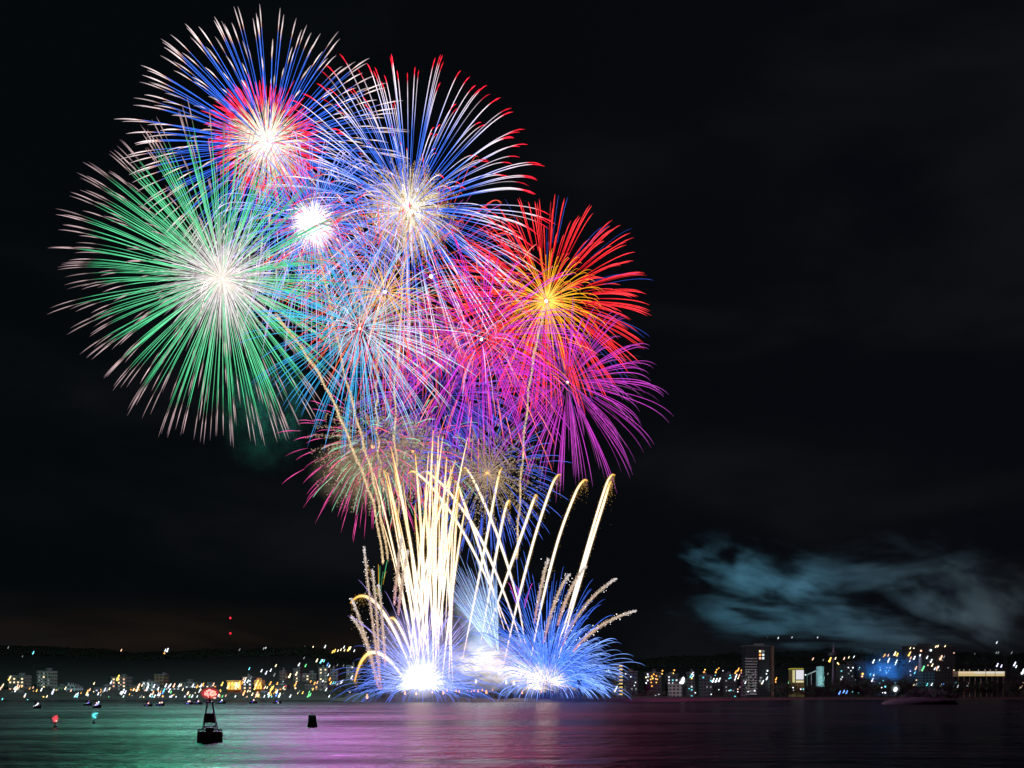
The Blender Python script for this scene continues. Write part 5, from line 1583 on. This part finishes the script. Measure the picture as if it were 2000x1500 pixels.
FLAME = lamp_mat('torch_flame', (1.0, .36, .12), 2.4)
for px, py, big, lab in ((717, 1361, 1.8, 'big orange fire glowing low at the left end of the spit'), (791, 1354, 1.4, 'orange torch under the left part of the white fire'), (813, 1355, 1.1, 'orange torch under the middle of the white fire'),
                         (844, 1352, 1, 'pink-orange torch just right of the white fire'), (866, 1353, 1.4, 'tall orange torch at the right end of the crowd'), (873, 1349, .8, 'tiny torch right of the tall orange one'), (891, 1350, .9, 'pinkish torch right of the crowd, left one of a pair'),
                         (897, 1351, .9, 'pinkish torch right of the crowd, right one of a pair'), (913, 1349, .6, 'faint tiny torch between two pairs of torches'), (921, 1350, .8, 'small torch, left one of the pair before the violet smoke'), (926, 1349, .8, 'small torch, right one of the pair before the violet smoke'),
                         (934, 1350, 1.1, 'orange torch left of the two brightest ones below the smoke'), (942, 1348, 1, 'pale torch in the middle of three below the smoke'), (950, 1352, 1.5, 'brightest yellow torch below the white smoke'), (962, 1348, .7, 'faint torch right of the brightest yellow one'),
                         (1020, 1353, 1.1, 'yellow torch under the cream mines'), (1012, 1340, .9, 'white torch standing before the cream mines'), (1057, 1351, .8, 'dim torch below the rightmost cream mine')):
    Yv = 604.5 if py > 1357 else 607.5
    k = Yv / F * big
    p = P(px, py, Yv)
    R = empty('torch', p, lab, 'torch', 'torches along the spit')
    bm = bmesh.new()
    add_lathe(bm, [(.5 * k, -2.2 * k), (1.25 * k, -1.2 * k), (1.3 * k, 0), (.8 * k, 1.8 * k), (.25 * k, 3.2 * k)], n=10)
    link('flame', bm_mesh('flame', bm, True), R, FLAME if 'white' not in lab[:6] else lamp_mat('white_flame', (1, .95, .85), 2))
    zg = land_z(p.x, Yv) - p.z
    bm = bmesh.new(); add_bar(bm, (0, 0, min(zg, -2.6 * k) - .1), (0, 0, -2.2 * k), .06)
    link('stake', bm_mesh('stake', bm), R, DARK)

for i, (px, wpx, lab) in enumerate(((1096, 15, 'dark ridge tent on the spit below the rightmost cream mine'), (1109, 12, 'greenish ridge tent right of the dark one'), (1122, 11, 'small dark tent left of the lamp post on the spit'), (1080, 10, 'low dark tent left of the larger ridge tent'))):
    Yv = 606
    x = P(px, 1350, Yv).x
    z = land_z(x, Yv)
    R = empty('tent', (x, Yv, z), lab, 'tent', 'tents on the spit')
    w_ = wpx * Yv / F / 2
    top = P(px, 1346 + i, Yv).z - z
    eave = top * .62
    bm = bmesh.new()
    vs = [bm.verts.new(v) for v in ((-w_, 0, eave), (w_, 0, eave), (-w_ * .5, 2.5, top), (w_ * .5, 2.5, top), (-w_, 5, eave), (w_, 5, eave))]
    for f in ((0, 1, 3, 2), (2, 3, 5, 4), (0, 2, 4), (1, 5, 3), (0, 4, 5, 1)): bm.faces.new([vs[k_] for k_ in f])
    link('canopy', bm_mesh('canopy', bm), R, plain('tent_cloth', (.10, .14, .13) if 'green' in lab else (.05, .05, .07), .8))
    for cx, cy in ((-1, .1), (1, .1), (-1, 4.9), (1, 4.9)):
        bm = bmesh.new(); add_bar(bm, (cx * w_ * .96, cy, -.2), (cx * w_ * .96, cy, eave), .05)
        link('pole', bm_mesh('pole', bm), R, DARK)

Yv = 605.5
p = P(1131.5, 1352, Yv)
R = empty('lamp_tower', (p.x, Yv, land_z(p.x, Yv)), 'dark lamp tower with a boxy head standing before the blue fan', 'tower')
u = Yv / F
h = P(1131, 1327, Yv).z - R.location.z
bm = bmesh.new(); add_bar(bm, (0, 0, -.2), (0, 0, h - 1.2), 1.0, 8, .75)
link('pole', bm_mesh('pole', bm), R, DARK)
bm = bmesh.new(); add_box(bm, -4.6 * u, 4.6 * u, -.5, .5, h - 1.6, h - .6); add_box(bm, -4.4 * u, -1 * u, -.6, .6, h - .597, h); add_box(bm, 1 * u, 4.4 * u, -.6, .6, h - .597, h)
link('lamp_head', bm_mesh('lamp_head', bm), R, DARK)

# launch frames the shells are fired from
for i, (x, lab) in enumerate(((-58, 'dark firing rack below the white fire'), (-5, 'dark firing rack in the white smoke'), (20, 'dark firing rack below the cream mines'))):
    z = land_z(x, 611)
    R = empty('firing_rack', (x, 611, z), lab, 'rack', 'firing racks')
    bm = bmesh.new(); add_box(bm, -6, 6, -.8, .8, 0, .35); add_box(bm, -6, 6, -.8, .8, 1.0, 1.2)
    link('frame', bm_mesh('frame', bm), R, DARK)
    for q in range(8):
        bm = bmesh.new(); add_bar(bm, (-5.25 + q * 1.5, 0, .1), (-5.25 + q * 1.5 + (q - 3.5) * .06, 0, 2.0), .3, 10)
        link('mortar_tube', bm_mesh('mortar_tube', bm), R, DARK)

# ------------------------------------------------------------------ woods on the ridges, one far mass of leaves each
def woods(px0, px1, y0, y1, n, label, seed):
    r = np.random.default_rng(seed)
    pos, size = [], []
    while len(pos) < n:
        y = r.uniform(y0, y1); px = r.uniform(px0, px1)
        x = (px - 1000) / F * y
        pos.append((x, y, land_z(x, y) + r.uniform(.5, 6.5) * (.55 + .45 * math.sin(x * .05) * math.sin(x * .017 + 1)))); size.append(r.uniform(1.2, 3.2))
    V_, T_, _ = sparks(np.array(pos), np.array(size), np.zeros((n, 3)))
    o_ = link('woodland', np_mesh('woodland', V_, tris=T_), None, LEAF)
    tag(o_, label, 'wood', kind='stuff')


woods(-60, 740, 1500, 1725, 9000, 'dark wooded crest of the hill behind the left town', 5)
woods(1180, 2060, 1560, 1805, 9000, 'dark wooded crest of the hill behind the right shore', 6)
